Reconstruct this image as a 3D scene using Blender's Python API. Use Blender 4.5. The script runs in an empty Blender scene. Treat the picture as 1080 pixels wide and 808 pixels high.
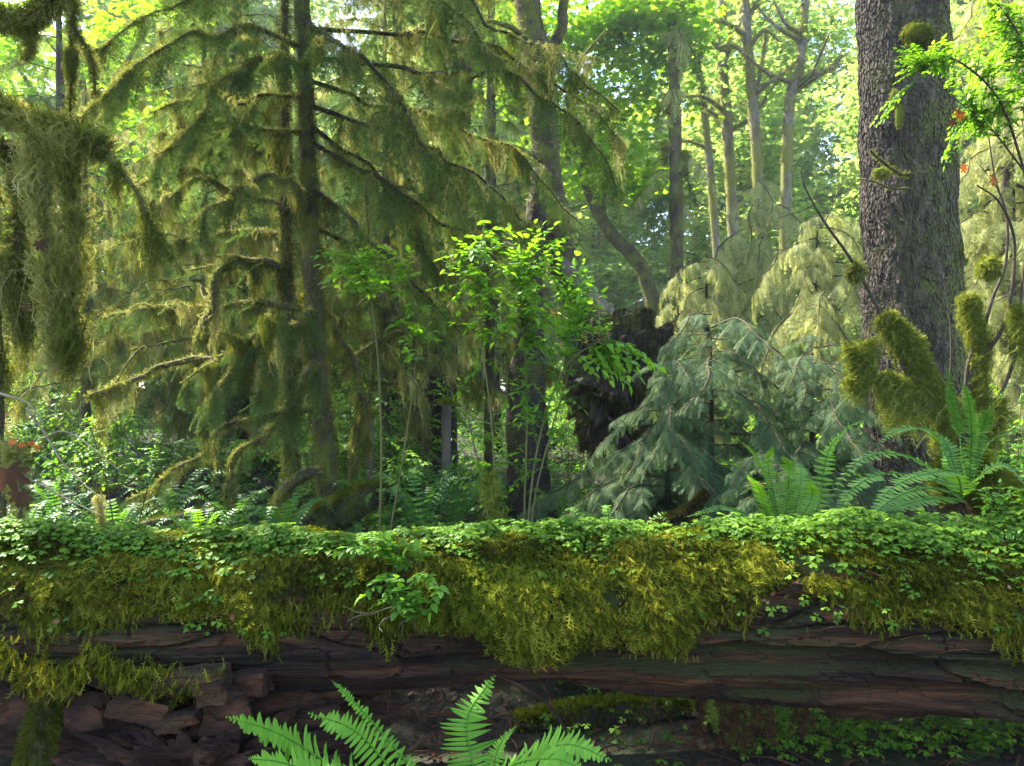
import bpy, math, random
import numpy as np
from mathutils import Vector

random.seed(7); rng = np.random.default_rng(7)
PI = math.pi
SC = bpy.context.scene
COL = SC.collection

# ------------------------------------------------------------------ camera, world, sun, exposure
F = 780.0; HX, HY = 540.0, 430.0; EYE = 1.5
cd = bpy.data.cameras.new("camera"); cam = bpy.data.objects.new("camera", cd); COL.objects.link(cam)
cam.location = (0, 0, EYE); cam.rotation_euler = (PI / 2, 0, 0)
cd.sensor_width = 36; cd.lens = 36 * F / 1080; cd.shift_y = (HY - 404) / 1080
cd.clip_start = 0.05; cd.clip_end = 2000
SC.camera = cam
SUN_EL, SUN_AZ = math.radians(52), math.radians(-50)      # azimuth from +Y, negative = to the left
w = bpy.data.worlds.new("World"); SC.world = w; w.use_nodes = True
nt = w.node_tree; bg = nt.nodes["Background"]; sk = nt.nodes.new("ShaderNodeTexSky")
sk.sky_type = 'NISHITA'; sk.sun_disc = False; sk.sun_elevation = SUN_EL; sk.sun_rotation = SUN_AZ
sk.air_density = 1.0; sk.dust_density = 1.5; sk.ozone_density = 1.0
nt.links.new(sk.outputs[0], bg.inputs[0]); bg.inputs[1].default_value = 0.15
sl = bpy.data.lights.new("sun", 'SUN'); sl.energy = 5.0; sl.angle = math.radians(0.5); sl.color = (1.0, 0.94, 0.82)
so = bpy.data.objects.new("sun", sl); COL.objects.link(so)
sd = Vector((math.sin(SUN_AZ) * math.cos(SUN_EL), math.cos(SUN_AZ) * math.cos(SUN_EL), math.sin(SUN_EL)))
so.rotation_euler = sd.to_track_quat('Z', 'Y').to_euler(); so.location = sd * 30
SC.view_settings.view_transform = 'Standard'; SC.view_settings.look = 'None'
SC.view_settings.exposure = 2.9; SC.view_settings.gamma = 1.0
SC.cycles.max_bounces = 6; SC.cycles.diffuse_bounces = 4; SC.cycles.transmission_bounces = 4
SC.cycles.glossy_bounces = 2; SC.cycles.transparent_max_bounces = 4
SC.cycles.use_denoising = True
SC.cycles.sample_clamp_indirect = 6

# ------------------------------------------------------------------ numpy helpers
def P(px, py, Y):
    "a point of the photograph at depth Y metres"
    return np.array([(px - HX) / F * Y, Y, EYE + (HY - py) / F * Y])

def _h(i, j, k, s):
    n = (i * 374761393 + j * 668265263 + k * 2147483647 * 3 + s * 974634777) & 0xffffffff
    n = ((n ^ (n >> 13)) * 1274126177) & 0xffffffff
    n = ((n ^ (n >> 16)) * 2246822519) & 0xffffffff
    return ((n ^ (n >> 15)) & 0xffffff) / float(0xffffff)

def vnoise(p, s=0):
    p = np.asarray(p, float); f = np.floor(p).astype(np.int64); t = p - f; t = t * t * (3 - 2 * t)
    out = 0
    for a in (0, 1):
        for b in (0, 1):
            for c in (0, 1):
                wgt = (t[:, 0] if a else 1 - t[:, 0]) * (t[:, 1] if b else 1 - t[:, 1]) * (t[:, 2] if c else 1 - t[:, 2])
                out = out + wgt * _h(f[:, 0] + a, f[:, 1] + b, f[:, 2] + c, s)
    return out * 2 - 1

def fbm(p, o=4, s=0):
    r = 0; a = 1.0; p = np.asarray(p, float)
    for i in range(o):
        r = r + a * vnoise(p, s + i); p = p * 2.03 + 11.7; a *= .5
    return r

def voro(u, v, s=0, wrap=None):
    fu = np.floor(u).astype(np.int64); fv = np.floor(v).astype(np.int64)
    F1 = np.full(u.shape, 9.0); F2 = np.full(u.shape, 9.0); ID = np.zeros(u.shape)
    for a in (-1, 0, 1):
        for b in (-1, 0, 1):
            cu, cv = fu + a, fv + b
            cw = cv % wrap if wrap else cv
            du = cu + _h(cu, cw, cu * 0, s) - u; dv = cv + _h(cu, cw, cu * 0, s + 5) - v
            d = np.sqrt(du * du + dv * dv); idd = _h(cu, cw, cu * 0, s + 9)
            m = d < F1
            F2 = np.where(m, F1, np.minimum(F2, d)); ID = np.where(m, idd, ID); F1 = np.where(m, d, F1)
    return F1, F2, ID

def nrm(v):
    return v / np.maximum(np.linalg.norm(v, axis=-1, keepdims=True), 1e-9)

def frames(d, up):
    "rotation matrices with x along d and z near up"
    x = nrm(np.asarray(d, float)); y = nrm(np.cross(np.broadcast_to(up, x.shape), x)); z = np.cross(x, y)
    return np.stack([x, y, z], axis=-1)

def unit(n):
    return nrm(rng.normal(size=(n, 3)))

def spline(pts, n):
    "Catmull-Rom through pts, resampled to n points"
    p = np.asarray(pts, float)
    if len(p) == 2:
        t = np.linspace(0, 1, n)[:, None]; return p[0] * (1 - t) + p[1] * t
    q = np.vstack([2 * p[0] - p[1], p, 2 * p[-1] - p[-2]]); m = len(p) - 1
    tt = np.linspace(0, m - 1e-6, n); i = tt.astype(int); t = (tt - i)[:, None]
    a, b, c, d = q[i], q[i + 1], q[i + 2], q[i + 3]
    return .5 * (2 * b + (c - a) * t + (2 * a - 5 * b + 4 * c - d) * t * t + (3 * b - a - 3 * c + d) * t ** 3)

def along(pts, t):
    p = np.asarray(pts, float); x = np.clip(np.asarray(t), 0, 1) * (len(p) - 1)
    i = np.minimum(x.astype(int), len(p) - 2); f = (x - i)[:, None]
    return p[i] * (1 - f) + p[i + 1] * f, nrm(p[i + 1] - p[i])

def plen(p):
    return float(np.linalg.norm(np.diff(p, axis=0), axis=1).sum())

class G:
    "collects triangles for ONE mesh"
    def __init__(s): s.v = []; s.f = []; s.r = []; s.n = 0
    def raw(s, v, f, r=None):
        v = np.asarray(v, float); f = np.asarray(f, np.int64)
        s.v.append(v); s.f.append(f + s.n); s.n += len(v)
        s.r.append(np.full(len(v), .5) if r is None else np.broadcast_to(np.asarray(r, float), (len(v),)))
    def inst(s, tmpl, M, pos, rnd=None):
        "one template (or a list of them) at many places; M (N,3,3) holds rotation and scale"
        N = len(pos)
        if N == 0: return
        rnd = rng.random(N) if rnd is None else np.asarray(rnd)
        if isinstance(tmpl, list):
            k = rng.integers(0, len(tmpl), N)
            for i, t in enumerate(tmpl):
                m = k == i; s.inst(t, M[m], pos[m], rnd[m])
            return
        tv, tf = tmpl
        v = np.einsum('nij,kj->nki', M, tv) + pos[:, None, :]
        f = tf[None] + (np.arange(N) * len(tv))[:, None, None]
        jit = np.array([(math.sin(i // 3 * 12.9898) * 43758.5453) % 1 for i in range(len(tv))]) * .36 - .18 if len(tv) > 60 else np.zeros(len(tv))
        s.raw(v.reshape(-1, 3), f.reshape(-1, 3), np.clip(np.repeat(rnd, len(tv)) + np.tile(jit, N), 0, 1))
    def tube(s, pts, rad, seg=8, n=None, lump=0.0, rnd=.5, seed=0):
        n = n or max(4, 4 * len(pts)); c = spline(pts, n)
        rad = np.interp(np.linspace(0, 1, n), np.linspace(0, 1, len(rad)), rad)
        T = nrm(np.gradient(c, axis=0)); ref = np.array([0, 0, 1.0]) if abs(T[:, 2]).mean() < .8 else np.array([0, 1.0, 0])
        A = nrm(np.cross(T, ref)); B = np.cross(T, A)
        th = np.linspace(0, 2 * PI, seg, endpoint=False)
        dirs = A[:, None] * np.cos(th)[None, :, None] + B[:, None] * np.sin(th)[None, :, None]
        R = np.repeat(rad[:, None], seg, 1)
        if lump:
            q = (c[:, None] + dirs * rad[:, None, None]).reshape(-1, 3)
            R = R * (1 + lump * fbm(q * (1.2 / max(rad.mean(), .01)) * .5, 3, seed).reshape(n, seg))
        v = (c[:, None] + dirs * R[..., None]).reshape(-1, 3)
        i = np.arange(n - 1)[:, None] * seg; j = np.arange(seg)[None]; j2 = (j + 1) % seg
        a, b, cc, d = i + j, i + j2, i + seg + j2, i + seg + j
        f = np.concatenate([np.stack([a, b, cc], -1).reshape(-1, 3), np.stack([a, cc, d], -1).reshape(-1, 3)])
        v = np.vstack([v, c[:1], c[-1:]]); e0, e1 = n * seg, n * seg + 1; jj = np.arange(seg); k2 = (jj + 1) % seg
        f = np.vstack([f, np.stack([k2, jj, np.full(seg, e0)], -1), np.stack([(n - 1) * seg + jj, (n - 1) * seg + k2, np.full(seg, e1)], -1)])
        s.raw(v, f, rnd); return c

def root(name, label, cat, loc, group=None, kind=None):
    o = bpy.data.objects.new(name, None); COL.objects.link(o); o.location = Vector([float(x) for x in loc]); o.empty_display_size = .1
    return tag(o, label, cat, group, kind)

def tag(o, label=None, cat=None, group=None, kind=None):
    if label: o['label'] = label
    if cat: o['category'] = cat
    if group: o['group'] = group
    if kind: o['kind'] = kind
    return o

def mk(name, g, mat, parent=None, smooth=True, loc=None, local=False):
    "links a G as one mesh; its points are world points unless local"
    v = np.vstack(g.v); f = np.vstack(g.f); r = np.concatenate(g.r)
    org = np.zeros(3)
    if parent is not None:
        o = parent
        while o.parent is not None: o = o.parent
        if not local: org = np.array(o.location)
    elif loc is not None: org = np.asarray(loc, float)
    me = bpy.data.meshes.new(name)
    me.vertices.add(len(v)); me.vertices.foreach_set('co', (v - org).astype(np.float32).ravel())
    me.loops.add(len(f) * 3); me.loops.foreach_set('vertex_index', f.astype(np.int32).ravel())
    me.polygons.add(len(f)); me.polygons.foreach_set('loop_start', np.arange(0, len(f) * 3, 3, dtype=np.int32))
    me.polygons.foreach_set('use_smooth', np.full(len(f), smooth))
    a = me.attributes.new('rnd', 'FLOAT', 'POINT'); a.data.foreach_set('value', r.astype(np.float32))
    me.materials.append(mat); me.update(calc_edges=True)
    ob = bpy.data.objects.new(name, me); COL.objects.link(ob)
    if parent is not None: ob.parent = parent
    elif loc is not None: ob.location = Vector([float(x) for x in loc])
    return ob

def copy_tree(o, parent=None):
    c = o.copy(); COL.objects.link(c); c.parent = parent
    for ch in list(o.children): copy_tree(ch, c)
    return c

def attach(proto, parent, loc, rot, sc):
    "a copy of a branch (with its sub-parts) on another tree"
    c = copy_tree(proto, parent); c.location = Vector([float(x) for x in loc]); c.rotation_euler = rot
    c.scale = sc if hasattr(sc, '__len__') else (sc,) * 3
    return c

# ------------------------------------------------------------------ materials
def leafmat(name, cols, tr=.4, rough=.5, spec=.3, nscale=0, tint=None):
    dull = rough >= .7
    m = bpy.data.materials.new(name); m.use_nodes = True; n = m.node_tree.nodes; L = m.node_tree.links
    b = n['Principled BSDF']; out = n['Material Output']
    at = n.new('ShaderNodeAttribute'); at.attribute_name = 'rnd'
    rp = n.new('ShaderNodeValToRGB'); rp.color_ramp.interpolation = 'LINEAR'
    for i, c in enumerate(cols):
        x = i / max(1, len(cols) - 1)
        e = rp.color_ramp.elements[0] if i == 0 else (rp.color_ramp.elements[-1] if i == len(cols) - 1 else rp.color_ramp.elements.new(x))
        e.position = x; e.color = (*c, 1)
    if len(cols) == 1: rp.color_ramp.elements[1].color = (*cols[0], 1)
    L.new(at.outputs['Fac'], rp.inputs[0]); src = rp.outputs[0]
    if nscale:
        tc = n.new('ShaderNodeTexCoord'); ns = n.new('ShaderNodeTexNoise'); ns.inputs['Scale'].default_value = nscale
        L.new(tc.outputs['Object'], ns.inputs['Vector'])
        mx = n.new('ShaderNodeMix'); mx.data_type = 'RGBA'; mx.blend_type = 'MULTIPLY'
        r2 = n.new('ShaderNodeValToRGB'); r2.color_ramp.elements[0].position = .35; r2.color_ramp.elements[1].position = .65
        t = tint or (.55, .6, .5); r2.color_ramp.elements[0].color = (*t, 1); r2.color_ramp.elements[1].color = (1.15, 1.1, 1, 1)
        L.new(ns.outputs['Fac'], r2.inputs[0]); mx.inputs[0].default_value = 1
        L.new(src, mx.inputs[6]); L.new(r2.outputs[0], mx.inputs[7]); src = mx.outputs[2]
    if dull:
        n.remove(b); b = n.new('ShaderNodeBsdfDiffuse'); L.new(src, b.inputs['Color']); L.new(b.outputs[0], out.inputs[0])
    else:
        L.new(src, b.inputs['Base Color']); b.inputs['Roughness'].default_value = rough + .08; b.inputs['Specular IOR Level'].default_value = spec * .55
    if tr > 0:
        t = n.new('ShaderNodeBsdfTranslucent'); mix = n.new('ShaderNodeMixShader'); mix.inputs[0].default_value = tr
        hs = n.new('ShaderNodeHueSaturation'); hs.inputs['Hue'].default_value = .5 if any(k in name for k in ('dry', 'dead', 'litter', 'orange')) else .485; hs.inputs['Saturation'].default_value = 1.08; hs.inputs['Value'].default_value = 1.9
        L.new(src, hs.inputs['Color']); L.new(hs.outputs[0], t.inputs[0])
        L.new(b.outputs[0], mix.inputs[1]); L.new(t.outputs[0], mix.inputs[2]); L.new(mix.outputs[0], out.inputs[0])
    return m

def surfmat(name, c1, c2, c3=None, scale=6, stretch=(1, 1, 1), bump=.5, bscale=40, rough=.9, moss=None, mscale=2.5, mthr=.5, updir=None, bdist=.02):
    "bark, wood or soil: two or three colours by noise, optional moss patches, bump"
    m = bpy.data.materials.new(name); m.use_nodes = True; n = m.node_tree.nodes; L = m.node_tree.links; b = n['Principled BSDF']
    tc = n.new('ShaderNodeTexCoord'); mp = n.new('ShaderNodeMapping'); mp.inputs['Scale'].default_value = stretch
    L.new(tc.outputs['Object'], mp.inputs[0])
    ns = n.new('ShaderNodeTexNoise'); ns.inputs['Scale'].default_value = scale; ns.inputs['Detail'].default_value = 8; ns.inputs['Roughness'].default_value = .65
    L.new(mp.outputs[0], ns.inputs['Vector'])
    rp = n.new('ShaderNodeValToRGB'); e = rp.color_ramp.elements
    e[0].position = .33; e[0].color = (*c1, 1); e[1].position = .68; e[1].color = (*(c3 or c2), 1)
    if c3: k = e.new(.5); k.color = (*c2, 1)
    L.new(ns.outputs['Fac'], rp.inputs[0]); src = rp.outputs[0]
    if moss:
        n3 = n.new('ShaderNodeTexNoise'); n3.inputs['Scale'].default_value = mscale; n3.inputs['Detail'].default_value = 6
        L.new(tc.outputs['Object'], n3.inputs['Vector']); fac = n3.outputs['Fac']
        if updir:
            ge = n.new('ShaderNodeNewGeometry'); dp = n.new('ShaderNodeVectorMath'); dp.operation = 'DOT_PRODUCT'
            dp.inputs[1].default_value = updir; L.new(ge.outputs['Normal'], dp.inputs[0])
            ma = n.new('ShaderNodeMath'); ma.operation = 'MULTIPLY_ADD'; ma.inputs[1].default_value = .35
            L.new(dp.outputs['Value'], ma.inputs[0]); L.new(fac, ma.inputs[2]); fac = ma.outputs[0]
        r3 = n.new('ShaderNodeValToRGB'); r3.color_ramp.elements[0].position = mthr - .06; r3.color_ramp.elements[1].position = mthr + .06
        L.new(fac, r3.inputs[0]); mx = n.new('ShaderNodeMix'); mx.data_type = 'RGBA'
        L.new(r3.outputs[0], mx.inputs[0]); L.new(src, mx.inputs[6]); mx.inputs[7].default_value = (*moss, 1); src = mx.outputs[2]
    L.new(src, b.inputs['Base Color']); b.inputs['Roughness'].default_value = rough; b.inputs['Specular IOR Level'].default_value = .2
    n2 = n.new('ShaderNodeTexNoise'); n2.inputs['Scale'].default_value = bscale; n2.inputs['Detail'].default_value = 6
    L.new(mp.outputs[0], n2.inputs['Vector'])
    bp = n.new('ShaderNodeBump'); bp.inputs['Strength'].default_value = bump; bp.inputs['Distance'].default_value = bdist
    L.new(n2.outputs['Fac'], bp.inputs['Height']); L.new(bp.outputs[0], b.inputs['Normal'])
    return m

M = dict(
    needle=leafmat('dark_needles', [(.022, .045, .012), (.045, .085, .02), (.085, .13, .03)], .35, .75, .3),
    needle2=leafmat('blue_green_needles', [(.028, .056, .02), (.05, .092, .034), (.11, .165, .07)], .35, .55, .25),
    needle3=leafmat('sunny_needles', [(.12, .15, .035), (.21, .24, .07), (.36, .36, .16)], .45, .5, .3),  # paler tones stand in for sunlight on the background hemlocks
    hang=leafmat('hanging_moss', [(.055, .062, .01), (.1, .11, .02), (.17, .18, .045), (.3, .28, .13)], .45, .8, .1),
    hangdark=leafmat('olive_hanging_moss', [(.035, .042, .007), (.07, .083, .013), (.12, .135, .026), (.22, .21, .08)], .45, .8, .1),
    fur=leafmat('branch_moss', [(.035, .048, .006), (.08, .1, .011), (.14, .155, .022)], .45, .8, .1, 6),
    stumpmoss=leafmat('dark_stump_moss', [(.015, .014, .006), (.035, .032, .01), (.07, .075, .014)], .2, .8, .1, 4),
    furbright=leafmat('green_clump_moss', [(.05, .066, .01), (.1, .125, .016), (.2, .22, .045)], .3, .8, .1),
    logmoss=leafmat('log_moss', [(.024, .022, .006), (.055, .06, .006), (.11, .12, .01), (.22, .21, .028)], .3, .7, .15, 1.6, (.5, .62, .5)),
    clover=leafmat('wood_sorrel_leaf', [(.032, .08, .007), (.06, .135, .01), (.12, .21, .018)], .4, .5, .2),
    leaf=leafmat('bright_shrub_leaf', [(.05, .13, .012), (.085, .2, .018), (.14, .27, .03)], .5, .45, .4),
    leaf2=leafmat('understory_leaf', [(.025, .075, .01), (.045, .125, .016), (.09, .19, .03)], .45, .55, .3),
    maple=leafmat('maple_leaf', [(.08, .19, .015), (.12, .25, .022), (.22, .32, .04)], .6, .5, .3),
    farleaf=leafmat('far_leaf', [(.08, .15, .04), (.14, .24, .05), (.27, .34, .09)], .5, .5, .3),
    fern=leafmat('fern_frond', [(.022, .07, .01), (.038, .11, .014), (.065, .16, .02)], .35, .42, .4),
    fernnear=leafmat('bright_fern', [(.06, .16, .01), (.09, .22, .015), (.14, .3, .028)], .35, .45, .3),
    fern2=leafmat('lit_fern', [(.045, .12, .01), (.075, .18, .016), (.12, .24, .03)], .4, .36, .5),  # brighter copy of fern_frond, sunlight put into the colour
    deadfern=leafmat('dead_fern', [(.02, .012, .007), (.045, .024, .014), (.1, .04, .02)], .2, .8, .1),
    redleaf=leafmat('dry_maple_leaf', [(.05, .02, .008), (.09, .03, .01), (.14, .05, .014)], .3, .6, .2),
    brownleaf=leafmat('brown_dry_leaf', [(.035, .017, .009), (.06, .028, .014)], .2, .6, .2),
    orange=leafmat('orange_leaf', [(.25, .07, .02), (.4, .12, .03)], .3, .6, .2),
    litter=leafmat('litter_scraps', [(.05, .025, .014), (.12, .05, .02), (.2, .13, .07)], .1, .8, .1),
    twig=surfmat('twig_bark', (.02, .015, .01), (.06, .045, .03), scale=30, bump=.2),
    greenstem=surfmat('green_stem', (.06, .07, .02), (.11, .09, .03), scale=20, bump=.2),
    palestick=surfmat('pale_twig', (.14, .11, .07), (.26, .22, .15), scale=20, bump=.2),
    bark=surfmat('spruce_bark', (.012, .009, .006), (.034, .026, .019), (.1, .08, .062), scale=14, stretch=(1, 1, .35), bump=.9, bscale=60, moss=(.075, .08, .012), mscale=2.4, mthr=.62, updir=(.9, -.3, 0)),
    mossbark=surfmat('mossy_bark', (.02, .015, .01), (.05, .04, .02), (.085, .075, .03), scale=8, stretch=(1, 1, .35), bump=.9, bscale=45, moss=(.075, .085, .012), mscale=5, mthr=.54),
    darkbark=surfmat('dark_bark', (.012, .009, .007), (.036, .026, .018), scale=7, stretch=(1, 1, .3), bump=.9, bscale=40, moss=(.05, .06, .01), mscale=2, mthr=.6),
    palebark=surfmat('pale_maple_bark', (.05, .04, .03), (.12, .1, .08), (.22, .2, .17), scale=6, stretch=(1, 1, .5), bump=.6, bscale=30, moss=(.12, .12, .025), mscale=1.2, mthr=.5),
    wood=surfmat('rotten_log_wood', (.005, .003, .002), (.032, .016, .009), (.13, .052, .022), scale=4, stretch=(.2, 3.2, 3.2), bump=1.0, bscale=48, moss=(.035, .034, .01), mscale=1.4, mthr=.78, updir=(0, -.2, .8), bdist=.03),
    redwood=surfmat('red_rotten_wood', (.008, .004, .003), (.026, .012, .007), (.075, .03, .015), scale=7, stretch=(.6, 1.6, 1.6), bump=1.0, bscale=30),
    oldwood=surfmat('old_grey_wood', (.04, .032, .022), (.12, .1, .075), scale=8, stretch=(1, 1, .2), bump=.6, bscale=50),
    soil=surfmat('forest_soil', (.004, .003, .002), (.01, .007, .004), (.018, .014, .007), scale=2.5, bump=1, bscale=14, moss=(.016, .02, .006), mscale=.8, mthr=.5, bdist=.05),
    mossbed=surfmat('moss_bed', (.015, .018, .003), (.035, .04, .006), (.055, .055, .01), scale=12, bump=1, bscale=60, bdist=.03),
)

# ------------------------------------------------------------------ leaf, needle and moss templates
def T_(v, f): return (np.array(v, float), np.array(f, np.int64))

def leaf_t(wd=.5, fold=.12, droop=.15, serr=False):
    xs = [0, .18, .45, .75, 1]; ws = [0, .42, .5, .3, 0]
    if serr: xs = [0, .12, .3, .36, .55, .62, .8, 1]; ws = [0, .36, .52, .42, .46, .33, .25, 0]
    v = []; f = []
    for x, q in zip(xs, ws):
        z = -droop * x * x
        v += [(x, 0, z), (x, q * wd, z + fold * q), (x, -q * wd, z + fold * q)]
    for i in range(len(xs) - 1):
        a = i * 3; b = a + 3
        if i == 0: f += [(a, b, b + 1), (a, b + 2, b)]
        elif i == len(xs) - 2: f += [(a, b, a + 1), (a, a + 2, b)]
        else: f += [(a, b, b + 1), (a, b + 1, a + 1), (a, a + 2, b + 2), (a, b + 2, b)]
    return T_(v, f)
LEAF = [leaf_t(.62, .12, .15, True), leaf_t(.55, .2, .25, True), leaf_t(.7, .05, .05, True)]
LEAFS = [leaf_t(.55, .15, .15), leaf_t(.6, .05, .05)]
TINY = T_([(0, 0, 0), (.5, .3, .03), (1, 0, -.05), (.5, -.3, .03)], [(0, 2, 1), (0, 3, 2)])

def clover_t(seed, stem=True):
    r = random.Random(seed); v = []; f = []
    for k in range(3):
        a = k * 2 * PI / 3 + r.uniform(-.15, .15); dz = -.22 - r.uniform(0, .25); ca, sa = math.cos(a), math.sin(a)
        pl = [(0, 0), (.3, .2), (.7, .5), (.95, .42), (1, .22), (.84, 0), (1, -.22), (.95, -.42), (.7, -.5), (.3, -.2)]
        o = len(v)
        for x, y in pl: v.append((x * ca - y * sa, x * sa + y * ca, dz * x * x + .22 * abs(y) * -.6 + .08))
        f += [(o, o + i, o + i + 1) for i in range(1, 9)]
    if stem:
        o = len(v); v += [(-.025, 0, .06), (.025, 0, .06), (.06, .1, -1.6), (0, .1, -1.6)]; f += [(o, o + 3, o + 1), (o + 1, o + 3, o + 2)]
    return T_(v, f)
CLOVER = [clover_t(i) for i in range(6)]

def maple_t(seed):
    r = random.Random(seed); v = [(0, 0, 0)]; pts = []
    for k in range(-3, 4):
        a = k * .62; L = [.55, .8, .95, 1.05, .95, .8, .55][k + 3] * r.uniform(.9, 1.1)
        pts += [(a - .31, L * .55), (a - .17, L * .82), (a, L), (a + .17, L * .82)]
    pts.append((pts[-1][0] + .2, .3))
    for a, L in pts: v.append((L * math.cos(a), L * math.sin(a), -.22 * L * L + r.uniform(-.06, .06)))
    return T_(v, [(0, i, i + 1) for i in range(1, len(v) - 1)])
MAPLE = [maple_t(i) for i in range(4)]

def spray_t(seed, n=11, need=7, droop=.3, nl=.055, nw=.016, fan=.45):
    "flat conifer spray of unit length: twigs carrying needles on both sides"
    r = random.Random(seed); V = []; Fc = []
    def quadtri(a, b, c): o = len(V); V.extend([a, b, c]); Fc.append((o, o + 1, o + 2))
    def axis(p, d, L, need_n, side=0):
        d = np.array(d, float); q = np.array(p, float); prev = q.copy(); sg = L / need_n
        per = nrm(np.cross(d, [0, 0, 1.0]))
        quadtri(tuple(q - per * .006), tuple(q + per * .006), tuple(q + d * L + np.array([0, 0, -droop * .25 * L])))
        for i in range(need_n):
            t = (i + .6) / need_n; c = q + d * L * t + np.array([0, 0, -droop * .25 * L * t])
            for s in (-1, 1):
                ll = nl * r.uniform(.8, 1.2) * (1 - .4 * t); dd = nrm(d * .55 + s * per * .9 + np.array([0, 0, r.uniform(-.3, .15)]))
                quadtri(tuple(c - d * nw * .5), tuple(c + d * nw * .5 + dd * ll * .3), tuple(c + dd * ll))
    def main(t): return np.array([t, .03 * math.sin(t * 4 + seed), -droop * t * t])
    for i in range(n):
        t = (i + .5) / n; p = main(t); d0 = nrm(main(t + .02) - p)
        quadtri(tuple(p - [0, .006, 0]), tuple(p + [0, .006, 0]), tuple(main(t + 1 / n)))
        s = 1 if i % 2 else -1
        L = fan * (1 - t * .75) * r.uniform(.75, 1.15)
        for ss in ((s,) if t < .9 else (1, -1)):
            dd = nrm(d0 * .75 + np.array([0, ss * .75, -.1 + r.uniform(-.15, .1)]))
            axis(p, dd, L, need)
            axis(p + d0 * .03, nrm(d0 * .75 - np.array([0, ss * .75, .1])), L * .8, max(3, need - 2))
    return T_(V, Fc)
SPRAY = [spray_t(i, 8, 6, .35, .075, .017, .5) for i in range(4)]
SPRAYB = [spray_t(i + 20, 9, 5, .3, .085, .026, .46) for i in range(4)]
SPRAYFAR = [spray_t(i + 9, 6, 5, .5, .11, .03, .38) for i in range(3)]

def strand_t(seed, nspr=22):
    "one moss strand hanging to z=-1, with little side sprigs"
    r = random.Random(seed); V = []; Fc = []; n = 5
    ph = r.uniform(0, 6); am = r.uniform(.08, .28)
    def c(t): return np.array([am * math.sin(t * 5 + ph), am * math.cos(t * 4 + ph * 2), -t])
    for i in range(n):
        t = i / (n - 1); wd = .014 * (1 - t) ** .6 + .003
        p = c(t); V += [tuple(p - [wd, 0, 0]), tuple(p + [wd, wd * .5, 0])]
        if i: o = (i - 1) * 2; Fc += [(o, o + 1, o + 3), (o, o + 3, o + 2)]
    for k in range(nspr):
        t = (k + r.random()) / nspr * .95; p = c(t); a = r.uniform(0, 2 * PI); L = r.uniform(.07, .2) * (1.1 - .7 * t)
        d = np.array([math.cos(a), math.sin(a), -r.uniform(.15, .5) * .6]); o = len(V)
        V += [tuple(p), tuple(p + [0, 0, -.018]), tuple(p + d * L)]; Fc.append((o, o + 1, o + 2))
    return T_(V, Fc)
STRAND = [strand_t(i) for i in range(6)]

def sprig_t(seed, n=6):
    "a forked moss shoot of unit length along x"
    r = random.Random(seed); V = [(0, -.035, 0), (0, .035, 0), (.55, .035, .03), (1, 0, -.12)]; Fc = [(0, 2, 1), (0, 3, 2)]
    for k in range(n):
        t = .15 + .75 * k / n; a = (1 if k % 2 else -1) * r.uniform(.6, 1.1); L = r.uniform(.25, .5) * (1.1 - .5 * t); z = r.uniform(-.2, .2)
        o = len(V); V += [(t, 0, 0), (t + .1, 0, 0), (t + L * math.cos(a), L * math.sin(a), z * L)]; Fc.append((o, o + 1, o + 2))
    return T_(V, Fc)
SPRIG = [sprig_t(i) for i in range(5)]

# ------------------------------------------------------------------ growth helpers
def fur(g, c, rad, per_m, ln, droop=.5, rnd=None):
    "short moss shoots all round a tube whose centre line is c"
    L = plen(c); N = int(L * per_m)
    if N < 1: return
    t = rng.random(N); p, T = along(c, t); R = np.interp(t, np.linspace(0, 1, len(rad)), rad)[:, None]
    d = unit(N); d = nrm(d - T * (d * T).sum(1, keepdims=True)); pos = p + d * R * .9
    q = nrm(d + T * rng.uniform(-.6, .6, (N, 1)) + np.array([0, 0, -1]) * rng.uniform(0, droop * 2, (N, 1)))
    s = ln * rng.uniform(.5, 1.3, N)
    g.inst(SPRIG, frames(q, unit(N)) * s[:, None, None], pos, rnd)

def strands(g, pos, hang, wid, rnd=None):
    "moss strands from pos, hang (N,3) is the vector to the tip"
    N = len(pos); a = rng.uniform(0, 2 * PI, N); x = np.stack([np.cos(a), np.sin(a), a * 0], -1); y = np.stack([-np.sin(a), np.cos(a), a * 0], -1)
    w_ = np.broadcast_to(wid, (N,))[:, None]
    g.inst(STRAND, np.stack([x * w_, y * w_, -hang], -1), pos, rnd)

def curtain(g, c, per_m, L0, L1, cw=.12, clumps=7, thick=.05, wid=.5, t0=0, t1=1, rr=(0, 1)):
    "clumps of moss strands that hang from a branch and gather into points"
    Lg = plen(c); nc = max(2, int(Lg * clumps * (t1 - t0)))
    for k in range(nc):
        tc = rng.uniform(t0, t1); L = rng.uniform(L0, L1) * (rng.random() ** .7 * .8 + .3); cwk = cw * rng.uniform(.4, 1.2)
        n = max(4, int(per_m / clumps * cwk / cw * (.5 + L / max(L1, .01))))
        u = rng.normal(0, .45, n).clip(-1, 1); t = np.clip(tc + u * cwk / Lg, 0, 1)
        p, T = along(c, t); off = rng.normal(0, thick * .4, (n, 3)); off[:, 2] *= .3; p = p + off
        h = np.zeros((n, 3)); h[:, 2] = -L * (1 - .75 * np.abs(u)) * rng.uniform(.45, 1.05, n)
        h -= T * (u * cwk)[:, None] * .5; h[:, :2] += rng.normal(0, .03, (n, 2)) * L - off[:, :2] * .6
        r0 = rng.uniform(rr[0], rr[1])
        strands(g, p, h, wid * L * rng.uniform(.25, .6, n) + .06, np.clip(r0 + rng.normal(0, .18, n), 0, 1))

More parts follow.
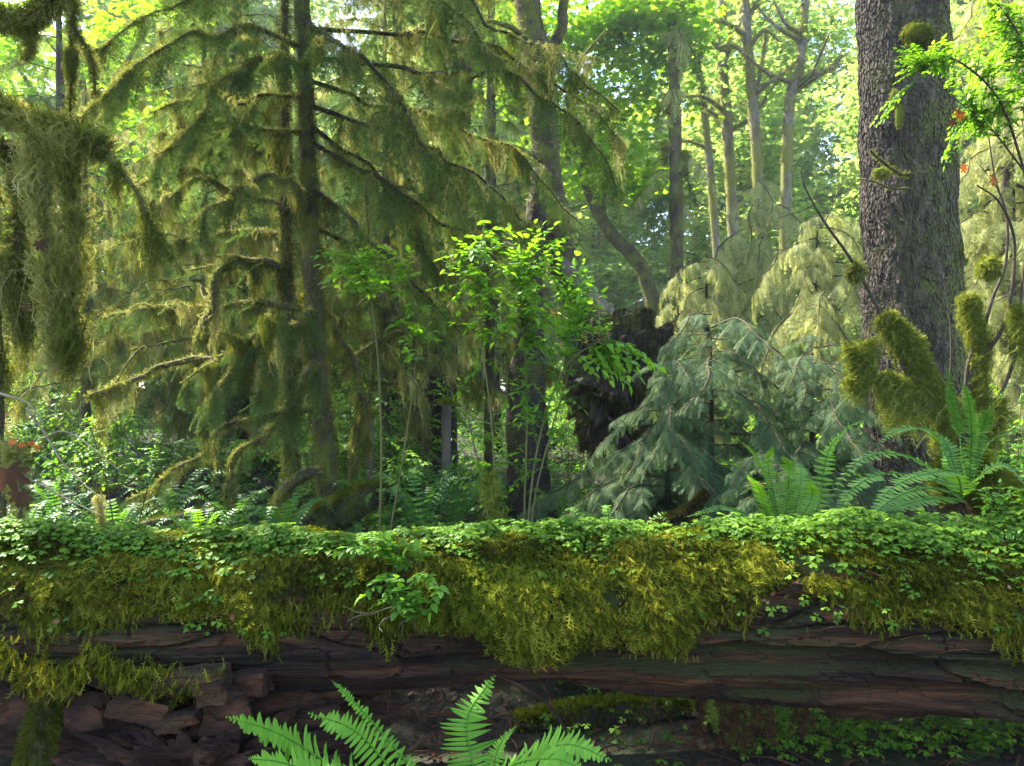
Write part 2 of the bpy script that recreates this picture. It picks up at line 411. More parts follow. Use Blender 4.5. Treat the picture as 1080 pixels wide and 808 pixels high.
def sprays(g, c, per_m, size, droop=.5, tmpl=None, t0=.08, spread=.75, taper=.5):
    "needle sprays on both sides of a branch"
    L = plen(c); N = int(L * per_m)
    t = np.sort(rng.uniform(t0, 1, N)); p, T = along(c, t)
    S = nrm(np.cross(T, [0, 0, 1.0])); sg = np.where(np.arange(N) % 2, 1, -1)[:, None]
    d = nrm(T * rng.uniform(.4, 1, (N, 1)) + S * sg * spread * rng.uniform(.3, 1.1, (N, 1)) - np.array([0, 0, 1]) * rng.uniform(.2, 1, (N, 1)) * droop)
    up = nrm(np.array([0, 0, 1.0]) + unit(N) * .35)
    s = size * rng.uniform(.6, 1.25, N) * (1 - taper * t ** 2)
    g.inst(tmpl or SPRAY, frames(d, up) * s[:, None, None], p)

def branch(parent, pts, r0, r1, wood='mossbark', furd=500, furl=.03, moss=None, mossmat='hangdark', needles=None, nmat='needle', lump=.15, seg=8, furmat='fur', wob=.02, forks=0):
    "a limb part with moss cover, hanging moss and needles as its own sub-parts"
    n = max(10, 7 * len(pts)); pts = spline(pts, n); L = plen(pts); sd = int(rng.integers(999)); tt = np.linspace(0, 1, n)
    off = np.stack([fbm(np.stack([tt * L * 3 + sd, tt * 0 + k * 9, tt * 0], -1), 3, 60) for k in range(3)], -1); off -= off[0]
    pts = pts + off * wob * L * np.minimum(1, tt * 3)[:, None]
    g = G(); c = g.tube(pts, [r0, (r0 + r1) / 2, r1], seg, n=n, lump=lump, seed=sd % 99); cs_ = [(c, r0, r1, 1.0)]
    for k in range(forks):
        t = rng.uniform(.2, .9); p, T = along(c, [t]); S = nrm(np.cross(T[0], [0, 0, 1.0])) * (1 if k % 2 else -1); l = L * rng.uniform(.18, .42) * (1.15 - t)
        p = p[0]; d = nrm(T[0] * rng.uniform(.3, 1) + S * rng.uniform(.3, .9) + [0, 0, rng.uniform(-.3, .25)]); e = p + d * l + [0, 0, -.25 * l * rng.random()]
        m_ = (p + e) / 2 + rng.normal(0, .06, 3) * l + [0, 0, .06 * l]; rr = (r0 + (r1 - r0) * t) * .5; c2 = g.tube([p, m_, e], [rr, rr * .4], 6, n=10, lump=lump); cs_.append((c2, rr, rr * .4, .8))
    b = mk('branch', g, M[wood], parent)
    if furd or moss:
        h = G()
        for q, a, e_, f in cs_:
            if furd: fur(h, q, [a, (a + e_) / 2, e_], furd * (1 if f == 1 else .5), furl * f)
            if moss: mm = dict(moss); mm['L0'] *= f; mm['L1'] *= f; curtain(h, q, **mm)
        if h.n: mk('moss', h, M[mossmat if moss else furmat], b)
    if needles:
        h = G()
        for q, a, e_, f in cs_: nn = dict(needles); nn['size'] *= f; sprays(h, q, **nn)
        mk('needles', h, M[nmat], b)
    return b, c

def PP(lst, Y=None):
    return [P(a[0], a[1], a[2] if len(a) > 2 else Y) for a in lst]

# ------------------------------------------------------------------ the ground
def gz(x, y):
    x = np.atleast_1d(np.asarray(x, float)); y = np.atleast_1d(np.asarray(y, float))
    q = np.stack([x, y, x * 0], -1)
    z = .16 * fbm(q * .35, 3, 3) + .03 * fbm(q * 2.2, 2, 5)
    far = np.clip((np.hypot(x, y) - 9) / 40, 0, 1); z = z + far * 2.2 * (1 + .6 * vnoise(q * .06, 8)) * np.clip(y / 20, 0, 1)
    bank = 1 / (1 + np.exp(-(y - 3.72 - .38 / (1 + np.exp(-(x - .15) * 8)) - .45 * np.exp(-((x - 1.05) / .35) ** 2)) * 11)); return z * (.4 + .6 * bank) + .3 * bank * (1 - .45 * np.exp(-((x - 1.1) / .5) ** 2)) - .06  # bank raised behind the log so the hollow beneath it stays dark
def ground():
    a = np.concatenate([-np.geomspace(120, .06, 150), np.geomspace(.06, 120, 150)]); b = a + 3
    X, Y = np.meshgrid(a, b, indexing='ij'); n, m = X.shape
    v = np.stack([X.ravel(), Y.ravel(), gz(X.ravel(), Y.ravel())], -1)
    i = (np.arange(n - 1)[:, None] * m + np.arange(m - 1)[None]).ravel()
    f = np.concatenate([np.stack([i, i + m, i + m + 1], -1), np.stack([i, i + m + 1, i + 1], -1)])
    g = G(); g.raw(v, f); tag(mk('ground', g, M['soil']), 'dark forest floor of soil, moss and needles', None, None, 'structure')
ground()

# ------------------------------------------------------------------ the nurse log
LY, LZ = 3.25, .55
def log_surface(u, th):
    "u metres along x, th angle (0 = towards the viewer, pi/2 = up)"
    cx = u; cy = LY + .05 * np.sin(u * .9 + 1); cz = LZ - .015 * u + .02 * np.sin(u * 1.7) + .02
    R = .295 + .01 * u + .02 * vnoise(np.stack([u * .8, th * 0, th * 0], -1), 4)
    a = th * R
    q = np.stack([u, np.cos(th) * 3 * R, np.sin(th) * 3 * R], -1)
    # rotten blocks: long plates with random depth, cracks between them
    F1, F2, ID = voro(u * .9 + .35 * vnoise(q * 3, 21), a * 9.5 + .6 * vnoise(q * 1.1, 12) + 60, 3)
    G1, G2, ID2 = voro(u * 4 + .3 * vnoise(q * 6, 23), a * 26 + 90 + .8 * vnoise(q * 2, 13), 8)
    plate = (ID - .5) * .075 * (1 + .4 * np.sin(u)) - .05 * np.exp(-((F2 - F1) / .06) ** 2)
    plate2 = (ID2 - .5) * .016 * (ID > .4) - .016 * np.exp(-((G2 - G1) / .05) ** 2)
    front = np.clip(1.2 - np.abs(((th + .35 + PI) % (2 * PI)) - PI) / 1.2, 0, 1) ** .6
    band = .006 * fbm(q * np.array([2.2, 26, 26]), 3, 31) + .004 * vnoise(q * np.array([6, 70, 70]), 33)
    R2 = R + (plate + plate2 + band) * front + .03 * fbm(q * 1.2, 3, 2)
    # a long split, and the hollow under the broken shelf at the middle
    split = np.exp(-((th + .32 - .12 * np.sin(u * 1.3) - .03 * vnoise(q * 6, 5)) / .045) ** 2) * np.clip(1.3 - np.abs(u - 1.2) / 1.6, 0, 1)
    R2 = R2 - .07 * split
    sag = np.clip(-np.sin(th), 0, 1) * np.clip((np.abs(u - .35) - .1) * 1.2, 0, 1) * .03
    R2 = R2 + sag
    return np.stack([cx, cy - np.cos(th) * R2, cz + np.sin(th) * R2], -1)
log = root('fallen_log', 'huge rotting nurse log lying across the foreground under a thick blanket of moss', 'fallen log', (0, LY, .3))
def build_log():
    n, m = 1500, 340
    u = np.linspace(-3.6, 3.6, n); th = np.linspace(-PI, PI, m, endpoint=False)
    U, TH = np.meshgrid(u, th, indexing='ij'); v = log_surface(U.ravel(), TH.ravel())
    i = np.arange(n - 1)[:, None] * m; j = np.arange(m)[None]; j2 = (j + 1) % m
    a, b, c, d = i + j, i + j2, i + m + j2, i + m + j
    f = np.concatenate([np.stack([a, d, c], -1).reshape(-1, 3), np.stack([a, c, b], -1).reshape(-1, 3)])
    g = G(); g.raw(v, f); mk('decayed_wood', g, M['wood'], log, smooth=False)
build_log()
def moss_edge(u):
    "lowest angle the moss reaches, by position along the log (the skirt of the photograph)"
    px = u / 2.95 * F + HX
    ys = np.interp(px, [-300, 0, 60, 120, 200, 260, 300, 345, 400, 450, 500, 545, 600, 650, 700, 728, 740, 770, 800, 830, 880, 940, 1000, 1060, 1100, 1400],
                   [650, 655, 662, 650, 655, 668, 664, 640, 655, 668, 672, 700, 705, 690, 705, 692, 664, 652, 656, 632, 640, 656, 664, 668, 668, 665])
    z = EYE + (HY - ys + 17) / F * 2.98
    s = np.clip((z - LZ) / .32, -.95, .95); return np.arcsin(s)
def log_moss():
    N = 120000
    u = rng.uniform(-3.5, 3.5, N); lo = moss_edge(u) + .16 * fbm(np.stack([u * 6, u * 0, u * 0], -1), 4, 6)
    th = lo + (2.4 - lo) * rng.random(N) ** 1.15
    hole = fbm(np.stack([u * 5, th * 3.5, u * 0], -1), 3, 91) + np.clip((th - lo) * 1.6, 0, .9); kp = hole > .05 + .35 * rng.random(N); u, lo, th = u[kp], lo[kp], th[kp]; N = len(u)
    p = log_surface(u, th); nn = nrm(p - np.stack([u, np.full(N, LY), np.full(N, LZ)], -1)); nn[:, 0] = 0
    puff = .045 * fbm(np.stack([u * 3.2, th * 2.2, u * 0], -1), 3, 40)
    bs = np.stack([u, LY - np.cos(th) * .32, LZ + np.sin(th) * .32], -1); edg = np.clip((th - lo) * 4, 0, 1)
    p = p * .35 + bs * .65; p = p + nn * (puff + .055 * edg + rng.uniform(-.01, .02, N))[:, None]
    # cushion surface under the shoots
    d = nrm(nn * .35 + np.array([0, -.12, -.85]) + unit(N) * .55)
    s = rng.uniform(.018, .045, N) * (1 + .9 * (rng.random(N) < .12))
    cn = .5 + .33 * fbm(np.stack([u * 2.5, th * 2.5, u * 0], -1), 3, 50)
    g = G(); g.inst(SPRIG, frames(d, nn + unit(N) * .3) * s[:, None, None], p, np.clip(cn + rng.normal(0, .3, N), 0, 1))
    # long hanging tassels at the lower edge
    N2 = 5200; u = rng.uniform(-3.5, 3.5, N2); L = .04 + .17 * np.clip(fbm(np.stack([u * 6, u * 0, u * 0], -1), 3, 61) * .6 + .35, 0, 1) * rng.uniform(.3, 1, N2)
    th = moss_edge(u) + rng.uniform(-.08, .3, N2); p = log_surface(u, th) + np.array([0, -.035, 0]); h = np.stack([rng.normal(0, .02, N2), rng.normal(-.01, .02, N2), -L], -1)
    for k in range(4):
        f = (k + .2) / 4; q = p + h * f + rng.normal(0, .006, (N2, 3)); dd = nrm(h + rng.normal(0, .03, (N2, 3)))
        g.inst(SPRIG, frames(dd, unit(N2)) * (np.maximum(L * .36, .025) * rng.uniform(.7, 1.2, N2))[:, None, None], q, np.clip(rng.normal(.55, .25, N2), 0, 1))
    mk('moss_blanket', g, M['logmoss'], log)
    n, m = 700, 60; uu = np.linspace(-3.5, 3.5, n); U = np.repeat(uu[:, None], m, 1); lo = (moss_edge(U.ravel()) + .16 * fbm(np.stack([U.ravel() * 6, U.ravel() * 0, U.ravel() * 0], -1), 4, 6)).reshape(n, m) + .22
    TH = lo + (2.5 - lo) * np.linspace(0, 1, m)[None]; p = log_surface(U.ravel(), TH.ravel())
    nn = nrm(p - np.stack([U.ravel(), np.full(n * m, LY), np.full(n * m, LZ)], -1)); nn[:, 0] = 0
    ed = np.clip(np.linspace(0, 1, m)[None] * 8, 0, 1).repeat(n, 0).ravel()
    puff = (.03 + .045 * fbm(np.stack([U.ravel() * 3.2, TH.ravel() * 2.2, U.ravel() * 0], -1), 3, 40)) * ed - .01
    base = np.stack([U.ravel(), p[:, 1] * 0, p[:, 2] * 0], -1); base[:, 1] = LY - np.cos(TH.ravel()) * .32; base[:, 2] = LZ + np.sin(TH.ravel()) * .32
    v = p * .35 + base * .65 + nn * puff[:, None]
    i = (np.arange(n - 1)[:, None] * m + np.arange(m - 1)[None]).ravel()
    f = np.concatenate([np.stack([i, i + m, i + m + 1], -1), np.stack([i, i + m + 1, i + 1], -1)])
    h = G(); h.raw(v, f); mk('moss_cushion', h, M['mossbed'], log)
log_moss()
def log_top(x, back=None):
    "a point on top of the mossy log"
    x = np.atleast_1d(x); th = back if back is not None else rng.uniform(.75, 2.3, len(x))
    p = log_surface(x, th); p[:, 2] += .05; return p
def sorrel():
    N = 8000; u = rng.uniform(-3.4, 3.4, N)
    keep = rng.random(N) < np.clip(.9 + .4 * vnoise(np.stack([u * 2, u * 0, u * 0], -1), 77) - .5 * np.exp(-((u - .78) / .12) ** 2), .8, 1) * (1 - .7 * np.exp(-((u - .78) / .12) ** 2)); u = u[keep]; N = len(u)
    th = rng.normal(1.45, .4, N).clip(.62, 2.6); p = log_surface(u, th)
    hgt = .05 + .05 * rng.random(N) + .05 * vnoise(np.stack([u * 4, th * 2, u * 0], -1), 70)
    hgt = hgt + np.clip((u - .6) * .03, 0, .06) * (th > 1.2)
    p[:, 2] += hgt * np.clip(np.sin(th), .3, 1) + .03; p[:, 1] -= .03 * np.cos(th)
    d = unit(N) * np.array([1, 1, 0]); up = nrm(np.array([0, -.25, 1.0]) + unit(N) * .28)
    s = rng.uniform(.011, .036, N); g = G()
    g.inst(CLOVER, frames(nrm(d), up) * s[:, None, None], p)
    # a few lower down on the moss face
    Nf = 110; u = rng.choice([-1.9, -1.2, -.1, .05, .55, .62, 1.0, 1.35, 1.9], Nf) + rng.normal(0, .16, Nf); th = rng.uniform(.1, .85, Nf)
    p = log_surface(u, th) + np.array([0, -.09, .01]); g.inst(CLOVER, frames(nrm(unit(Nf) * np.array([1, 1, .2])), nrm(np.array([0, -.6, .8]) + unit(Nf) * .3)) * rng.uniform(.014, .024, Nf)[:, None, None], p)
    tag(mk('wood_sorrel', g, M['clover']), 'carpet of clover-like wood sorrel covering the top of the mossy log', None, None, 'stuff')
sorrel()

def log_litter():
    g = G(); N = 420; u = rng.uniform(-2.8, 2.8, N); th = rng.uniform(.1, 1.9, N); p = log_surface(u, th) + np.array([0, -.06, .03])
    p[:60] = log_surface(rng.normal(.78, .09, 60), rng.uniform(.7, 1.5, 60)) + np.array([0, -.05, .05])
    g.inst(MAPLE + LEAFS, frames(unit(N), nrm(np.array([0, -.5, 1]) + unit(N) * .6)) * (rng.uniform(.006, .022, N))[:, None, None], p)
    for k in range(60):
        a = log_surface(np.array([rng.uniform(-2.4, 2.6)]), np.array([rng.uniform(-.1, 1.4)]))[0] + [0, -.07, .02]; b = a + rng.normal(0, 1, 3) * [.08, .015, .03]; g.tube([a, (a + b) / 2 + [0, -.01, .01], b], [.0018, .001], 4, n=5)
    tag(mk('fallen_litter', g, M['litter']), 'brown leaf scraps and broken twigs caught in the moss of the log', None, None, 'stuff')
log_litter()
# ------------------------------------------------------------------ ferns
def frond(g, pts, wd, pairs=34, tw=0, rnd=.5, r=.004, tipcurl=False, pt=None, dens=1.0, twist=0):
    "one sword fern frond: rachis and two rows of pinnae along a curve"
    pairs = int(pairs * dens); c = spline(pts, 40); n = pairs
    g.tube(pts, [r, r * .7, r * .25], 5, n=20, rnd=.15)
    t = np.linspace(.07, .995, n); p, T = along(c, t)
    ref = nrm(np.array([math.sin(tw), -.25, 1.0]) * 1.0); S = nrm(np.cross(T, ref))
    shape = np.interp(t, [0, .12, .3, .6, .85, 1], [.45, .8, 1, .86, .45, .06])
    for s in (-1, 1):
        up = nrm(np.cross(S * s, T) * s); N = n
        d = nrm(S * s + T * rng.uniform(.12, .34, (N, 1)) + np.array([0, 0, -1]) * rng.uniform(.08, .3, (N, 1)) + unit(N) * .12)
        L = wd * shape * rng.uniform(.84, 1.1, N) * np.where(rng.random(N) < .035, .35, 1)
        Mx = frames(d, nrm(np.cross(T, S) + unit(N) * .12)); sx = L; sy = np.minimum(L * .42, plen(c) / n * .88)
        sc = np.stack([sx, sy, sx], -1); g.inst(PIN, Mx * sc[:, None, :], p, np.clip(rnd + rng.normal(0, .12, N), 0, 1))
def pin_t():
    xs = [0, .06, .3, .6, .85, 1]; ws = [.3, .5, .46, .36, .2, 0]; v = []; f = []
    for x, q in zip(xs, ws):
        z = -.12 * x * x; v += [(x, 0, z), (x + (.04 if 0 < x < .9 else 0), q, z + .05), (x + (.04 if 0 < x < .9 else 0), -q, z + .05)]
    for i in range(len(xs) - 1):
        a = i * 3; b = a + 3
        if i == len(xs) - 2: f += [(a, b, a + 1), (a, a + 2, b)]
        else: f += [(a, b, b + 1), (a, b + 1, a + 1), (a, a + 2, b + 2), (a, b + 2, b)]
    return T_(v, f)
PIN = pin_t()

def fern(label, base, fronds, wd, mat='fern', group=None, pairs=34, r=.004):
    "fronds: list of px/py/Y polylines starting at the base"
    rt = root('sword_fern', label, 'fern', base, group)
    for k, f in enumerate(fronds):
        g = G(); kw = {}
        if isinstance(f, tuple): f, kw = f
        m = kw.pop('mat', mat); w2 = kw.pop('wd', wd)
        frond(g, [np.asarray(base, float) + np.array([0, 0, .02])] + [P(*q) for q in f], w2, pairs, rnd=rng.uniform(.3, .8), r=r, **kw)
        mk('frond', g, M[m], rt)
    return rt

# close fern at the bottom edge
b0 = P(470, 905, 2.25)
fern('bright green sword fern in front of the log, at the bottom edge of the picture', b0, [
    [(500, 830, 2.3), (492, 760, 2.42), (522, 712, 2.5)],
    [(440, 850, 2.2), (380, 775, 2.2), (325, 752, 2.2)],
    [(420, 860, 2.15), (330, 795, 2.05), (285, 770, 2.0), (238, 756, 1.95)],
    [(520, 850, 2.1), (560, 800, 2.05), (600, 785, 2.0), (645, 802, 1.95)],
    [(420, 880, 2.05), (350, 825, 1.95), (300, 805, 1.9), (262, 800, 1.85)],
    [(500, 880, 2.0), (530, 815, 1.9), (580, 800, 1.8), (622, 815, 1.8)],
    ([(455, 840, 2.25), (400, 770, 2.3), (368, 735, 2.3), (350, 718, 2.3)], dict(wd=.035)),
    [(450, 880, 2.0), (400, 830, 1.85), (350, 818, 1.75), (300, 830, 1.7)],
    ([(510, 850, 2.3), (525, 790, 2.35), (545, 765, 2.35)], dict(wd=.04)),
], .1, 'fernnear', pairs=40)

def fern_at(label, x, y, n, L, wd, mat='fern', group=None, arch=.55, z=None, pairs=22, droop=.5):
    z = float(gz(x, y)[0]) if z is None else z
    rt = root('sword_fern', label, 'fern', (x, y, z), group)
    a0 = rng.uniform(0, 2 * PI)
    for k in range(n):
        a = a0 + k * 2.4 + rng.uniform(-.2, .2); l = L * rng.uniform(.75, 1.1); e = rng.uniform(.75, 1.25) * arch
        d = np.array([math.cos(a), math.sin(a), 0]); b = np.array([x, y, z])
        pts = [b, b + d * l * .18 * e * 2 + [0, 0, l * .42], b + d * l * .5 * e * 1.6 + [0, 0, l * (.68 - .1 * e)], b + d * l * .9 * e * 1.3 + [0, 0, l * (.72 - droop * e)]]
        g = G(); frond(g, pts, wd * rng.uniform(.8, 1.1), pairs, rnd=rng.uniform(.2, .9)); mk('frond', g, M[mat], rt)
    return rt
# ferns behind the log on the right
b1 = P(822, 575, 4.0)
fern('upright sword fern with tall narrow fronds rising behind the log, right of centre', b1, [
    [(812, 520, 4.0), (797, 480, 3.95), (778, 463, 3.9)], [(818, 530, 4), (810, 490, 4.05), (815, 470, 4.0)],
    [(830, 530, 3.9), (832, 492, 3.85), (826, 480, 3.75)], [(838, 540, 3.9), (845, 500, 3.95), (838, 485, 4.1)],
    [(810, 545, 3.8), (800, 515, 3.7), (788, 500, 3.6)], [(845, 545, 3.8), (857, 520, 3.8), (850, 500, 3.7)],
    ([(800, 560, 3.8), (785, 552, 3.75), (765, 566, 3.6)], dict(mat='deadfern', wd=.035)), [(800, 550, 3.8), (765, 535, 3.75), (725, 545, 3.6)], [(860, 540, 4.05), (872, 480, 4.05), (893, 452, 4.0), (915, 441, 3.95)],
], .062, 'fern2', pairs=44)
b2 = P(1015, 530, 4.1)
fern('broad arching sword fern leaning left beside the base of the big spruce', b2, [
    [(985, 505, 4.1), (930, 500, 4.05), (895, 520, 3.95), (882, 555, 3.85)], [(985, 495, 4.2), (945, 478, 4.2), (900, 490, 4.1), (870, 540, 4.0)],
    [(990, 515, 4), (955, 520, 3.9), (930, 535, 3.8), (905, 560, 3.7)], [(990, 525, 3.9), (960, 530, 3.8), (935, 540, 3.7)],
    [(1000, 485, 4.2), (980, 455, 4.2), (950, 452, 4.15), (925, 470, 4.1)], [(1000, 470, 4.25), (975, 450, 4.3)],
    ([(1005, 535, 4.0), (985, 545, 3.8), (962, 562, 3.7)], dict(mat='deadfern', wd=.04)), ([(1020, 540, 4.0), (1030, 550, 3.8), (1042, 570, 3.7)], dict(mat='deadfern', wd=.04)),
    [(1008, 500, 3.9), (975, 500, 3.75), (940, 515, 3.6), (915, 545, 3.5)], [(1035, 500, 4), (1060, 490, 3.95), (1090, 520, 3.9)],
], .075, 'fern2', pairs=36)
b3 = P(1022, 520, 4.5)
fern('dark green upright sword fern between the mossy shrub and the right edge', b3, [
    [(1012, 460, 4.5), (1003, 420, 4.4), (998, 380, 4.3)], [(1035, 460, 4.5), (1045, 430, 4.4), (1075, 395, 4.3)],
    [(1040, 470, 4.4), (1065, 455, 4.3), (1095, 450, 4.2)], [(1025, 460, 4.4), (1022, 425, 4.3), (1015, 400, 4.2)],
], .055, 'fern', pairs=44)
fern('dark sword fern in the shade under the right end of the log', P(1075, 815, 3.5), [
    [(1040, 790, 3.45), (1000, 785, 3.4), (965, 795, 3.35)], [(1050, 770, 3.5), (1020, 760, 3.5), (990, 765, 3.45)],
    [(1085, 770, 3.5), (1080, 755, 3.4), (1060, 745, 3.4)], [(1060, 790, 3.3), (1030, 800, 3.2), (1000, 812, 3.1)]], .08, 'fern', pairs=30)

# ------------------------------------------------------------------ spruce with flaky bark, right
def bark_trunk(parent, base, top, r0, r1, mat, n=520, m=200, cell=.035, depth=.02, flare=.35, name='trunk', z0=None):
    base, top = np.asarray(base, float), np.asarray(top, float); L = np.linalg.norm(top - base)
    t = np.linspace(0, 1, n); th = np.linspace(0, 2 * PI, m, endpoint=False); TT, TH = np.meshgrid(t, th, indexing='ij'); TT = TT.ravel(); TH = TH.ravel()
    R = r0 + (r1 - r0) * TT + flare * r0 * np.exp(-TT * L / .45) * (1 + .35 * np.sin(TH * 5 + 1))
    nv = max(6, int(2 * PI * r0 / cell)); vv = TH / (2 * PI) * nv; uu = TT * L / (cell * 2.6)
    q = np.stack([np.cos(TH) * R, np.sin(TH) * R, TT * L], -1)
    F1, F2, ID = voro(uu + .4 * vnoise(q * 12, 3), vv, 17, wrap=nv)
    R = R + depth * ((ID - .5) * .9 - .6 * np.exp(-((F2 - F1) / .12) ** 2)) + .02 * fbm(q * 2.5, 3, 9)
    ax = base + (top - base) * TT[:, None]; v = ax + np.stack([np.cos(TH) * R, np.sin(TH) * R, R * 0], -1)
    i = np.arange(n - 1)[:, None] * m; j = np.arange(m)[None]; j2 = (j + 1) % m
    a, b, c, d = i + j, i + j2, i + m + j2, i + m + j
    f = np.concatenate([np.stack([a, b, c], -1).reshape(-1, 3), np.stack([a, c, d], -1).reshape(-1, 3)])
    g = G(); g.raw(v, f); return mk(name, g, mat, parent, smooth=False)
TB = P(972, 470, 7.6); TB[2] = -.1; TT_ = P(950, 0, 7.6) * 1.0; TT_ = TB + (TT_ - TB) * 2.4
spr = root('spruce_tree', 'massive spruce trunk with dark flaky bark, right side of the picture', 'tree', TB)
bark_trunk(spr, TB, TT_, .50, .30, M['bark'], n=1500, m=380, cell=.024)
g = G(); fz = rng.uniform(.3, 6.5, 9000); t = (fz + .1) / (TT_[2] + .1); ang = rng.normal(-.25, .55, 9000)
rr = .5 - .2 * t + .17 * np.exp(-fz / .45) * 1; pp = TB + (TT_ - TB) * t[:, None] + np.stack([np.cos(ang) * rr, np.sin(ang) * rr, t * 0], -1)
kp = vnoise(pp * 3, 5) + .5 * vnoise(pp * 9, 6) > .05; dd = nrm(np.stack([np.cos(ang), np.sin(ang), np.full(9000, -.8)], -1) + unit(9000) * .5)
g.inst(SPRIG, (frames(dd, unit(9000)) * rng.uniform(.02, .05, 9000)[:, None, None])[kp], pp[kp]); mk('trunk_moss', g, M['fur'], spr)
def moss_ball(parent, c, r, n=500, mat='furbright', ln=.03, name='moss_clump', hangL=0, core='mossbed'):
    c = np.asarray(c, float); r = np.asarray(r, float) * np.ones(3); g = G(); d = unit(n)
    p = c + d * r * (1 + .15 * vnoise(d * 2.5 + c, 4))[:, None] * .92
    q = nrm(d + np.array([0, 0, -.7]) + unit(n) * .4); g.inst(SPRIG, frames(q, unit(n)) * (ln * rng.uniform(.5, 1.3, n))[:, None, None], p)
    if hangL:
        k = n // 6; s = c + unit(k) * r * np.array([.8, .8, .4]); h = np.zeros((k, 3)); h[:, 2] = -hangL * rng.uniform(.3, 1, k); strands(g, s, h, .15)
    g2v = []; th = np.linspace(0, 2 * PI, 13)[:-1]; ph = np.linspace(0, PI, 9)
    V = np.array([[math.sin(b) * math.cos(a), math.sin(b) * math.sin(a), math.cos(b)] for b in ph for a in th]) * r * .9 + c
    Fc = [(i * 12 + j, (i + 1) * 12 + j, (i + 1) * 12 + (j + 1) % 12) for i in range(8) for j in range(12)] + [(i * 12 + j, (i + 1) * 12 + (j + 1) % 12, i * 12 + (j + 1) % 12) for i in range(8) for j in range(12)]
    g.raw(V, Fc, .3); return mk(name, g, M[mat], parent)
moss_ball(spr, P(968, 36, 7.15), (.14, .1, .11), 500, 'fur', .035, 'burl')
moss_ball(spr, P(943, 103, 7.1), (.04, .04, .08), 250, 'furbright', .02)
moss_ball(spr, P(948, 122, 7.1), (.035, .035, .13), 250, 'furbright', .02)
moss_ball(spr, P(930, 182, 7.1), (.09, .06, .05), 250, 'furbright', .03, hangL=.1)
branch(spr, PP([(960, 185, 7.2), (940, 178, 6.9), (915, 158, 6.7)]), .02, .008, 'twig', 400, .025)
branch(spr, PP([(960, 200, 7.2), (935, 196, 6.95), (905, 190, 6.8)]), .012, .004, 'twig', 300, .02)

# ------------------------------------------------------------------ mossy shrub in front of the spruce
def bare_twigs(parent, start, n, L, r=.006, mat='twig', up=.6, name='twig', dirv=None):
    for k in range(n):
        p = np.asarray(start, float) + rng.normal(0, .02, 3); d = nrm(rng.normal(0, 1, 3) * [1, .6, .5] + [0, 0, up]) if dirv is None else nrm(np.asarray(dirv) + rng.normal(0, .35, 3)); pts = [p]
        for i in range(4): d = nrm(d + rng.normal(0, .28, 3)); pts.append(pts[-1] + d * L / 4 * rng.uniform(.7, 1.2))
        g = G(); g.tube(pts, [r, r * .6, r * .3], 5, n=14); mk(name, g, M[mat], parent)
MB_ = P(1010, 500, 5.0); MB_[2] = 0
ms = root('mossy_shrub', 'leafless vine maple shrub with swollen bright green moss sleeves, in front of the big spruce', 'shrub', MB_)
def stem(parent, pts, r0, r1, mat='twig', name='stem'):
    g = G(); c = g.tube(pts, [r0, (r0 + r1) / 2, r1], 7, n=8 * len(pts), lump=.08); mk(name, g, M[mat], parent); return c
def sleeve(parent, pts, rad, n=1500, ln=.035, mat='furbright', hang=.12):
    g = G(); rad = [q * .47 for q in rad]; c = g.tube(pts, rad, 12, n=20, lump=.3, rnd=.2, seed=int(rng.integers(99))); fur(g, c, rad, n / max(plen(c), .05), ln * 1.4, .9)
    k = int(n * .2); p, T = along(c, rng.random(k)); h = np.zeros((k, 3)); h[:, 2] = -hang * 1.9 * rng.uniform(.2, 1, k) ** 2; h[:, :2] = rng.normal(0, .01, (k, 2)); strands(g, p + rng.normal(0, .02, (k, 3)), h, .2)
    return mk('moss_sleeve', g, M[mat], parent)
D = 5.0
stem(ms, [MB_] + PP([(1012, 440, D), (985, 425, D), (960, 400, D), (935, 345, D), (915, 305, D), (895, 270, 4.9), (870, 235, 4.8), (850, 200, 4.8), (845, 180, 4.8)]), .022, .004)
sleeve(ms, PP([(1000, 440, D), (985, 410, D), (970, 385, D), (960, 365, D), (940, 340, D), (932, 333, D)]), [.03, .06, .09, .13, .07, .02], 5200, .04)
sleeve(ms, PP([(1005, 430, D), (975, 415, D), (955, 408, D), (940, 402, D), (928, 398, D)]), [.03, .04, .05, .07, .045], 3000, .035, hang=.2)
stem(ms, PP([(960, 400, D), (925, 398, D), (905, 397, D)]), .01, .005)
sleeve(ms, PP([(895, 360, D), (903, 380, D), (908, 395, D), (905, 405, D), (896, 400, D)]), [.015, .045, .07, .07, .04], 2000, .03, hang=.1)
sleeve(ms, PP([(917, 358, D), (915, 375, D), (912, 395, D)]), [.012, .04, .04], 1200, .03)
stem(ms, PP([(895, 360, D), (885, 345, D), (877, 335, D)]), .004, .002); stem(ms, PP([(917, 358, D), (918, 335, D), (912, 315, D)]), .004, .002)
stem(ms, [MB_] + PP([(1018, 430, D), (1030, 380, D), (1045, 320, D), (1060, 280, D), (1062, 230, D), (1050, 190, D), (1042, 140, D)]), .018, .004)
sleeve(ms, PP([(1035, 430, D), (1032, 400, D), (1034, 370, D), (1036, 350, D)]), [.045, .06, .055, .02], 2600, .03)
stem(ms, PP([(1018, 430, D), (1020, 390, D), (1028, 360, D), (1030, 350, D)]), .014, .01)
sleeve(ms, PP([(1028, 350, D), (1026, 330, D), (1022, 318, D), (1020, 312, D)]), [.02, .06, .075, .02], 1800, .03)
stem(ms, [MB_] + PP([(1022, 420, D), (1060, 340, 4.9), (1070, 260, 4.9), (1055, 215, 4.8), (1030, 195, 4.8)]), .02, .004)
moss_ball(ms, P(1043, 282, 4.9), (.06, .06, .07), 500, 'furbright', .04, 'moss_sleeve', .08)
stem(ms, PP([(1000, 430, D), (1003, 380, D), (1002, 340, D), (995, 290, D)]), .01, .003)
